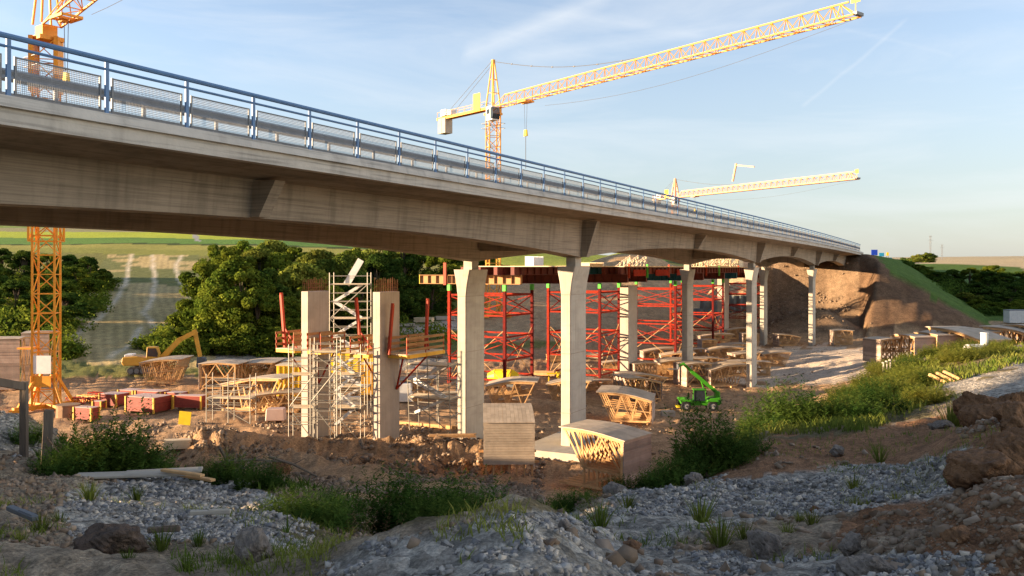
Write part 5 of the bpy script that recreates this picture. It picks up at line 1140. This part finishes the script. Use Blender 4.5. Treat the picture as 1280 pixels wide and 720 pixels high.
W = [ # kind, px, depth, height px, wide, yellow, label
 ('bush',985,19,66,.95,0,'big round dark green shrub on top of the brown bank right of the telehandler'),
 ('bush',1015,18.5,46,1.0,0,'round shrub touching the right side of the big one on the brown bank'),
 ('bush',1068,18.5,42,1.1,0,'wide green shrub on the bank edge above the bare brown soil'),
 ('bush',890,15.2,64,1.0,0,'big dense green shrub in front of the telehandler'),
 ('bush',862,14.6,50,1.0,0,'dense green shrub left of the one in front of the telehandler'),
 ('bush',925,15.6,44,1.0,0,'green shrub between the two biggest shrubs'),
 ('bush',780,14.6,30,1.0,0,'dark shrub at the foot of the large timber formwork'),
 ('bush',820,14.8,32,1.1,0,'low shrub right of the dark one by the timber formwork'),
 ('tall',874,15.0,100,.8,0,'tall thin weed rising above the shrubs left of the telehandler'),
 ('tall',893,15.2,86,.7,0,'second tall thin weed rising just below the telehandler'),
 ('bush',715,13.2,28,1.3,0,'grassy dark shrub below the timber formwork, right part'),
 ('bush',675,12.8,32,1.3,0,'grassy dark shrub below the timber formwork, left part'),
 ('bush',585,12.6,84,.8,0,'tall leafy shrub in the middle of the near hollow'),
 ('bush',555,12.4,76,.9,0,'leafy shrub left of the tallest in the near hollow'),
 ('bush',520,12.0,72,1.0,0,'broad shrub in the near hollow beside the dry stalks'),
 ('tall',478,11.8,88,.9,0,'thin dark weed over the left half of the near hollow'),
 ('tall',498,12.2,92,.8,0,'thin dark weed next to the broad shrub of the near hollow'),
 ('bush',610,12.8,62,.8,0,'shrub at the right end of the near hollow'),
 ('bush',395,10.5,58,1.0,0,'dark green shrub at the left end of the gravel ridge'),
 ('bush',360,10.2,46,1.1,0,'low dark shrub by the pale boulder'),
 ('bush',420,11.2,56,1.0,0,'shrub between the low dark ones and the dry stalks'),
 ('bush',290,15.5,42,1.0,0,'bright green shrub by the lying planks'),
 ('bush',262,15.8,30,1.1,0,'low grassy shrub left of the bright one by the planks'),
 ('bush',325,14.5,44,1.0,0,'shrub under the crossed branches'),
 ('bush',130,16,76,1.0,0,'large dark shrub in front of the crane base'),
 ('bush',100,15.5,60,1.0,0,'dark shrub right of the broken post'),
 ('bush',160,16.2,66,1.0,0,'dark shrub in front of the red panel stacks'),
 ('tall',150,16,100,.8,0,'tall grassy weed in front of the red panel stacks'),
 ('tall',120,15.6,88,.8,0,'tall weed in front of the left crane base'),
 ('bush',185,16.6,42,1.0,0,'low dark shrub at the right end of the left shrubs'),
 ('bush',72,15,36,1.0,0,'low shrub at the foot of the broken post'),
 ('bush',35,18,32,1.0,0,'low shrub behind the wooden fence'),
 ('bush',1100,19.5,40,1.1,0,'green shrub right of the wide one on the bank edge'),
 ('bush',950,17,40,1.1,0,'green shrub filling the gap left of the big round one'),
 ('bush',1030,22,44,1.2,0,'green shrub behind the big round one on the bank'),
 ('bush',840,14.2,44,1.0,0,'green shrub at the left end of the dense shrub row'),
 ('bush',905,14.9,50,1.0,0,'green shrub at the right foot of the dense shrub row'),
 ('bush',545,11.4,60,1.0,0,'dark shrub at the front of the near hollow'),
 ('bush',640,13.0,34,1.3,0,'low dark shrub behind the ridge crest'),
 ('bush',740,13.6,20,1.2,0,'low dark shrub at the left foot of the timber formwork'),
 ('dry',465,10.6,62,1.0,0,'reddish dry shrub in front of the near hollow'),
 ('dry',440,10.8,52,1.0,0,'dry shrub left of the reddish one in the hollow'),
 ('dry',1130,15.6,60,.9,0,'grey brown dry shrub on the bare bank at the right'),
 ('dry',1155,15.2,46,.9,0,'smaller dry shrub right of the grey brown one'),
 ('dry',1215,12.5,42,.6,0,'thin dry shrub on the flat ground at the right'),
 ('dry',365,13,30,1.0,0,'low reddish dry shrub at the edge of the left gravel'),
]
for (kd, px, Yd, hp, wd, yl, lab) in W: put_weed(kd, px, Yd, hp, lab, wd, bool(yl))
LM = [(985,19,'the big round shrub'),(1090,31,'the three marker posts'),(1120,31,'the marker posts'),(1190,24,'the timber offcuts'),(1218,36,'the plastic tank'),(1230,15,'the right bank boulders'),(138,6.1,'the dark earthy boulder'),(312,5.5,'the rounded boulder'),(1078,5,'the pale broken boulder'),(1228,6,'the orange flat boulder'),(165,14.6,'the pale planks'),(640,7,'the ridge crest'),(790,6,'the flat brown rock'),(955,6.2,'the rock clump'),(1132,10.6,'the tan stones'),(28,7.2,'the dark metal strip'),(263,8.7,'the white stick'),(1130,15.6,'the grey brown dry shrub'),(1068,18.5,'the wide green shrub'),(1200,40,'the right formwork row'),(1040,30,'the left end of the bank top')]
_ll = {}
def near_label(head, px, Yd):
    py_ = lambda a, b: HY-F*hz((a-640)/F*b, b)/b
    p = py_(px, Yd); best = sorted(LM, key=lambda l: abs(l[0]-px)+2*abs(py_(l[0], l[1])-p))
    for l in best[:4]:
        dx, dy = px-l[0], p-py_(l[0], l[1])
        for rel in ((['right of','behind','in front of'] if dx > 0 else ['left of','behind','in front of']) if abs(dx) > abs(dy) else (['in front of','beside'] if dy > 0 else ['behind','beside'])):
            t_ = head+' '+rel+' '+l[2]
            if (rel == 'behind' and dy > 0) or (rel == 'in front of' and dy < 0): continue
            if t_ not in _ll: _ll[t_] = 1; return t_
    t_ = head+' '+('far right of' if px > best[0][0] else 'far left of')+' '+best[0][2]; return t_
for i in range(95):   # sunlit weeds on the plateau
    px = random.uniform(935, 1275); Yd = random.uniform(23, 49)
    if px > 1170 and Yd < 37: Yd += 13
    yl_ = random.random() < .75; hh_ = random.uniform(.35, .8)
    put_weed('bush', px, Yd, hh_*F/Yd, near_label(('tall ' if hh_ > .58 else 'low ')+('yellow green' if yl_ else 'dark green')+' weed clump', px, Yd), 1.5, yl_)
for i, (px, Yd, hp) in enumerate([(52,7.0,30),(112,9.5,28),(170,11,22),(202,6.2,34),(248,6.3,26),(232,5.4,30),(160,5.6,20),(75,8.0,20),(25,6.3,24),(285,5.6,22),(330,5.5,26),(750,8.0,38),(785,9.5,26),(876,8.2,40),(900,6.6,44),(930,7.0,26),(1015,7.6,24),(1070,8.6,22),(1085,8.2,18),(1000,8.0,18),(1068,11.3,26),(1160,11.0,24),(1145,8.5,16),(1190,8.2,18),(690,8.6,30),(985,6.6,22),(1120,7.8,16),(1245,7.8,20),(1205,20,34),(1190,15.5,40),(1100,14.2,26),(560,8.2,30)]):
    put_weed('tuft', px, Yd, hp*.95, near_label('small grass tuft' if hp < 27 else 'fuller grass tuft', px, Yd), 1.3)

# grass cover over plateau and slopes: one uncountable mass
def scatter_pts(n, xr, yr, test, seed):
    r = np.random.default_rng(seed); px = r.uniform(*xr, n); Yd = np.exp(r.uniform(math.log(yr[0]), math.log(yr[1]), n)); X = (px-640)/F*Yd; Z = height(X, Yd); py = HY-F*Z/Yd
    k = test(px, py, X, Yd, Z); return X[k], Yd[k], Z[k], px[k], py[k]
def grassmesh(name, pts, hmin, hmax, wd, m, seed):
    X, Y, Z = pts[:3]; r = np.random.default_rng(seed); n = len(X); a = r.random(n)*6.28; sc = np.clip(Y/14, .8, 4); h = (hmin+(hmax-hmin)*r.random(n)**1.5)
    w_ = wd*sc; dx, dy = np.cos(a)*w_, np.sin(a)*w_; la = r.random(n)*6.28; lx, ly = np.cos(la)*h*.5, np.sin(la)*h*.5
    P = np.stack([X, Y, Z-.03], 1); D = np.stack([dx, dy, 0*dx], 1); T = np.stack([lx, ly, h], 1); Mi = np.stack([lx*.3, ly*.3, h*.6], 1)
    V = np.stack([P-D, P+D, P+Mi+D*.7, P+Mi-D*.7, P+Mi-D*.7, P+Mi+D*.7, P+T+D*.1, P+T-D*.1], 1).reshape(-1, 3)
    o = npmesh(name, V, np.arange(len(V)).reshape(-1, 4), m); o['kind'] = 'stuff'; o['label'] = 'loose cover of grass and low weeds on the near bank'; o['category'] = 'grass'; return o
def undergrowth(name, regions, n_blobs, m, seed, label):
    r = np.random.default_rng(seed); cs, rs = [], []
    for (x0, x1, ya, yb, hh, k) in regions:
        for i in range(k):
            Yd = r.uniform(ya, yb); X = (r.uniform(x0, x1)-640)/F*Yd; q = hh*r.uniform(.6, 1.2); cs.append((X, Yd, hz(X, Yd)+q*.35)); rs.append((q*1.3, q*1.3, q))
    V, Fc = leaf_cloud(np.array(cs), np.array(rs), n_blobs, .38, seed=seed); o = npmesh(name, V, Fc, m); o['kind'] = 'stuff'; o['label'] = label; o['category'] = 'undergrowth'
undergrowth('undergrowth', [(-60,48,106,180,2.2,75),(48,100,104,180,2.0,50),(90,130,140,185,2.0,22),(205,420,111,122,1.6,50),(262,560,122,185,2.0,110),(180,250,108,114,1.2,26)], 100000, M['leafA'], 61, 'dense undergrowth filling the wood and the thicket below the crowns')
undergrowth('undergrowth', [(1165,1330,190,226,2.2,90),(1128,1175,228,245,1.2,16),(1205,1330,180,192,1.5,30)], 26000, M['leafB'], 62, 'dense undergrowth filling the right hillside between the bushes')
poly_any = lambda polys, px, py: np.any([inpoly(px, py, p) for p in polys], axis=0)
g1 = scatter_pts(170000, (-60, 1340), (8, 60), lambda px, py, X, Y, Z: poly_any(G_GRASS, px, py) & (fbm(X*.7, Y*.7, 3, 91)+np.where(Y > 18, .12, -.02) > .5) & (Z > -5.4), 3)
gk = g1[3] > 800; gA = [a[gk] for a in g1]; gB = [a[(~gk) & (vnoise(g1[0]*7, g1[1]*7, 5) > .45)] for a in g1] if False else [a[~gk][::2] for a in g1]
grassmesh('grass_cover', gA, .08, .30, .011, M['grass'], 4); grassmesh('grass_cover', gB, .08, .30, .012, M['weed'], 14)
g2 = scatter_pts(60000, (-60, 1340), (4, 24), lambda px, py, X, Y, Z: (fbm(X*.8, Y*.8, 4, 95) > .63) & (Z > -5), 5)
grassmesh('sparse_grass', g2, .03, .14, .006, M['grass'], 6)

# ---------------------------------------------------------------- stones
ICO = None
def ico():
    bm = bmesh.new(); bmesh.ops.create_icosphere(bm, subdivisions=1, radius=1); v = np.array([x.co[:] for x in bm.verts]); f = np.array([[x.index for x in y.verts] for y in bm.faces]); bm.free(); return v, f
IV = np.array([[x, y, z] for x in (-1, 1) for y in (-1, 1) for z in (-1, 1)], float)*.72; IF = np.array([[0,1,3],[0,3,2],[4,6,7],[4,7,5],[0,4,5],[0,5,1],[2,3,7],[2,7,6],[0,2,6],[0,6,4],[1,5,7],[1,7,3]])
def stones(name, pts, smin, smax, m, seed, label, power=4.5, flat=.7):
    X, Y, Z = pts[:3]; r = np.random.default_rng(seed); n = len(X); s = smin+(smax-smin)*r.random(n)**power; s = s*np.clip(Y/9, .8, 1.6)
    B = IV[None]*(1+(r.random((n, len(IV), 3))-.5)*.95)
    B = B*(s[:, None]*np.stack([1+.5*r.random(n), .7+.4*r.random(n), flat*(.7+.6*r.random(n))], 1)*1.0)[:, None, :] if False else B*np.stack([s*(1+.5*r.random(n)), s*(.7+.4*r.random(n)), s*flat*(.7+.6*r.random(n))], 1)[:, None, :]
    a = r.random(n)*6.28; ca, sa = np.cos(a)[:, None], np.sin(a)[:, None]; t = (r.random(n)-.5)*2.2; ct, st = np.cos(t)[:, None], np.sin(t)[:, None]
    x, y, z = B[..., 0], B[..., 1], B[..., 2]; x, z = x*ct-z*st, x*st+z*ct; x, y = x*ca-y*sa, x*sa+y*ca
    V = np.stack([x+X[:, None], y+Y[:, None], z+Z[:, None]-(s*.05)[:, None]], -1).reshape(-1, 3); Fc = (IF[None]+(np.arange(n)*len(IV))[:, None, None]).reshape(-1, 3)
    o = npmesh(name, V, Fc, m); o['kind'] = 'stuff'; o['label'] = label; o['category'] = 'gravel'; return o
isg = lambda px, py: poly_any(G_GRAVEL, px, py)
s1 = scatter_pts(230000, (-40, 1320), (3.6, 21), lambda px, py, X, Y, Z: isg(px+(fbm(X, Y, 2, 7)-.5)*40, py+(fbm(X, Y, 2, 8)-.5)*24) & (Z > -4.6) & (fbm(X*1.1, Y*1.1, 3, 12)+.25*(px > 700)*(py < 645) > .43) & (~((px > 420) & (px < 900) & (py > 655) & (vnoise(X*9, Y*9, 77) > .45))), 7)
stones('gravel', s1, .006, .034, M['stone'], 8, 'grey blue crushed stone lying loose over the near bank')
s2 = scatter_pts(70000, (-60, 1340), (3.6, 34), lambda px, py, X, Y, Z: (~isg(px, py)) & (~(inpoly(px, py, G_SOIL[0]) & (vnoise(X*5, Y*5, 5) > .2))) & (Z > -5.2) & (vnoise(X*.7, Y*.7, 14) > .25+.25*(px > 900)) & (Y < 14+8*vnoise(X, Y, 3)), 9)
stones('loose_stones', s2, .007, .045, M['clod'], 10, 'small brown stones and clods scattered over the near dirt')
s3 = scatter_pts(34000, (170, 680), (30, 66), lambda px, py, X, Y, Z: (py > 500) & (fbm(X*.5, Y*.5, 3, 15) > .47), 11)
stones('earth_clods', s3, .02, .10, M['clod'], 12, 'broken brown earth clods over the dirt heaps of the pit', power=3.5, flat=.8)
s5 = scatter_pts(420, (380, 1280), (4.6, 9), lambda px, py, X, Y, Z: (py > 640) & (fbm(X*1.4, Y*1.4, 3, 19) > .5), 15)
stones('rubble', s5, .025, .075, M['clod'], 16, 'fist sized brown and grey rubble on the nearest ridge', power=1.6)
s4 = scatter_pts(5000, (700, 1090), (56, 165), lambda px, py, X, Y, Z: (fbm(X*.3, Y*.3, 3, 16) > .5), 13)
stones('site_rubble', s4, .02, .10, M['clod'], 14, 'small rubble scattered over the pit floor', power=4)
s6 = scatter_pts(9000, (950, 1130), (145, 180), lambda px, py, X, Y, Z: (py < 425) & (Z > -11.5) & (px < 1062) & (fbm(X*.3, Y*.3, 3, 2) > .45), 23)
stones('rock_debris', s6, .03, .13, M['clod'], 24, 'rock debris covering the slope under the abutment', power=3)

def boulder(px, Yd, wpx, hpx, m, seed, label, yaw=0, depth=1.0, name='boulder', sink=.25):
    if px > 1170 and Yd > 11: Yd *= 1.15
    X = (px-640)/F*Yd; bm = bmesh.new(); bmesh.ops.create_icosphere(bm, subdivisions=5, radius=1); r = random.Random(seed)
    planes = [(Vector((r.gauss(0,1), r.gauss(0,1), r.gauss(0,.8))).normalized(), r.uniform(.52, .85)) for _ in range(13)]
    V = np.array([v.co[:] for v in bm.verts]); 
    for n_, d_ in planes:
        nn_ = np.array(n_[:]); k = V@nn_-d_; V = V-np.where(k > 0, k*.92, 0)[:, None]*nn_
    nrm = V/np.linalg.norm(V, axis=1)[:, None]; nz_ = fbm(V[:, 0]*3+V[:, 2]*2.1+seed*3, V[:, 1]*3-V[:, 2]*1.7+9, 5, seed)-.5; V = V+nrm*(nz_*.42)[:, None]; nz_ = fbm(V[:, 0]*11+V[:, 2]*9, V[:, 1]*11-V[:, 2]*8+4, 3, seed+2)-.5; V = V+nrm*(nz_*.17)[:, None]
    V -= (V.max(0)+V.min(0))/2; V /= (V.max(0)-V.min(0))/2
    w_, h_ = wpx/F*Yd, hpx/F*Yd; V = V*np.array([w_/2, w_/2*depth, h_/2/(1-sink*.5)])
    for v, c in zip(bm.verts, V): v.co = c
    me = bpy.data.meshes.new(name); bm.to_mesh(me); bm.free(); me.materials.append(m); me.polygons.foreach_set('use_smooth', [True]*len(me.polygons))
    o = bpy.data.objects.new(name, me); col.objects.link(o); o.location = (X, Yd, hz(X, Yd)+h_/2-h_*sink*.5); o.rotation_euler = (0, 0, R(yaw)); return tag(o, label, 'boulder')
B = [(138,6.1,84,46,'rockD',1,'dark earthy boulder with pale patches at the bottom left'),(312,5.5,52,50,'rockG',2,'grey brown rounded boulder beside the dark shrubs at the bottom'),(1078,5.0,66,36,'rockG',3,'pale grey broken boulder at the bottom edge'),
     (1062,5.6,30,30,'rockG',4,'small upright pale rock standing against the broken boulder'),(1228,6.0,90,50,'rockB',5,'orange brown flat boulder at the bottom right'),(1262,7.2,80,74,'rockB',6,'large brown angular boulder at the right edge'),(1270,9.0,50,46,'rockB',7,'brown boulder with white veins above the large right one'),
     (1230,15.0,64,46,'rockB',8,'brown boulder on top of the right bank'),(1268,13.5,60,50,'rockB',9,'big brown boulder by the right edge above the flat ground'),(1222,12.4,46,34,'rockB',10,'brown boulder below the two on the right bank'),(1205,16,36,24,'rockB',11,'small brown boulder left of the right bank boulders'),
     (1262,11.2,40,30,'rockB',12,'brown block under the big boulder by the right edge'),(1132,10.6,24,15,'rockG',13,'small tan stone at the end of the blue gravel strip'),(1020,9.2,16,12,'rockB',14,'small tan stone on the blue gravel strip'),(1157,10.6,20,14,'rockG',15,'small tan stone right of the gravel strip end'),
     (625,7.5,22,20,'rockG',16,'small pale rock on the crest of the gravel ridge'),(573,7.0,17,13,'rockG',17,'small tan rock on the left part of the ridge'),(955,6.2,44,40,'rockG',18,'brown grey rock clump at the bottom, right of the ridge'),(790,6.0,26,14,'rockB',19,'flat brown rock at the bottom centre'),(772,13.9,40,22,'rockG',20,'slanted pale rock in the grass below the timber formwork'),
     (1177,15.6,34,16,'rockG',21,'flat pale stone on the edge of the brown bank'),(1047,15.2,24,15,'rockG',22,'pale stone sticking out of the brown bank'),(868,13.6,26,16,'rockG',23,'pale stone under the dense green shrub'),(352,40,26,22,'rockB',24,'brown grey boulder on the dirt slope behind the crossed branches'),(60,22,26,16,'rockG',25,'small pale stone in the weeds behind the fence'),(1195,5.0,40,20,'rockB',27,'brown clump at the bottom edge left of the flat boulder'),(705,5.4,18,14,'rockG',28,'small pale angular rock on the front of the ridge')]
for (px, Yd, w_, h_, mk, sd_, lab) in B: boulder(px, Yd, w_, h_, M[mk], sd_, lab, yaw=random.uniform(-40, 40), depth=random.uniform(.7, 1.0))
# planks and branches near the left shrubs
def plank(px, Yd, L_, w_, yaw, m, lab, dz_=.05, pitch=0, th=.04, name='plank'):
    X = (px-640)/F*Yd; o = MB().box((0,0,0),(L_, w_, th)); o.box((L_*.2,0,th*.55),(L_*.5, w_*.8, th*.2)); o = o.build(name, m, bevel=.006); o.location = (X, Yd, hz(X, Yd)+dz_+.06); o.rotation_euler = (0, R(pitch), R(yaw)); tag(o, lab, 'plank', 'planks lying on the near ground'); return o
plank(165,14.6,1.75,.34,8,M['slab'],'long pale plank lying behind the left gravel')
plank(205,14.8,1.2,.30,14,M['slab'],'shorter pale plank overlapping the end of the long one',dz_=.10)
plank(228,14.4,.9,.10,-28,M['timber'],'narrow brown lath lying across the pale planks',dz_=.14)
plank(245,14.5,.8,.10,-30,M['timber'],'second narrow brown lath beside the first one',dz_=.14)
plank(263,8.7,.38,.05,8,M['slab'],'thin white stick lying on the left gravel')
plank(948,9.6,.16,.05,-30,M['slab'],'short white stick on the blue gravel strip')
plank(28,7.2,.5,.06,-40,M['dsteel'],'thin dark metal strip lying at the far left')
plank(205,6.3,.22,.03,10,M['post'],'thin dark stick beside the earthy boulder')
for i, (pa, pb, Yd, lab) in enumerate([((276,578),(350,582),21,'long bent branch lying on the dirt edge, lower one'),((336,571),(392,601),20.5,'long bent branch leaning to the right over the shrubs'),((276,598),(338,580),20,'short crossed branch at the left'),((275,560),(280,595),19.8,'upright thin stake among the crossed branches')]):
    o = MB(); a = Vector(((pa[0]-640)/F*Yd, Yd, (HY-pa[1])/F*Yd)); b = Vector(((pb[0]-640)/F*Yd, Yd+.4, (HY-pb[1])/F*Yd)); mid = (a+b)/2+Vector((0,0,.06)); o.tube(a, mid, .035, 7, r2=.03); o.tube(mid, b, .03, 7, r2=.02); o.tube(mid, mid+Vector((.25,.1,.12)), .014, 5, r2=.005); c0 = a.copy(); o.v = [(v[0]-c0.x, v[1]-c0.y, v[2]-c0.z) for v in o.v]
    o = o.build('branch', M['post']); o.location = c0; tag(o, lab, 'branch', 'crossed branches on the dirt edge')
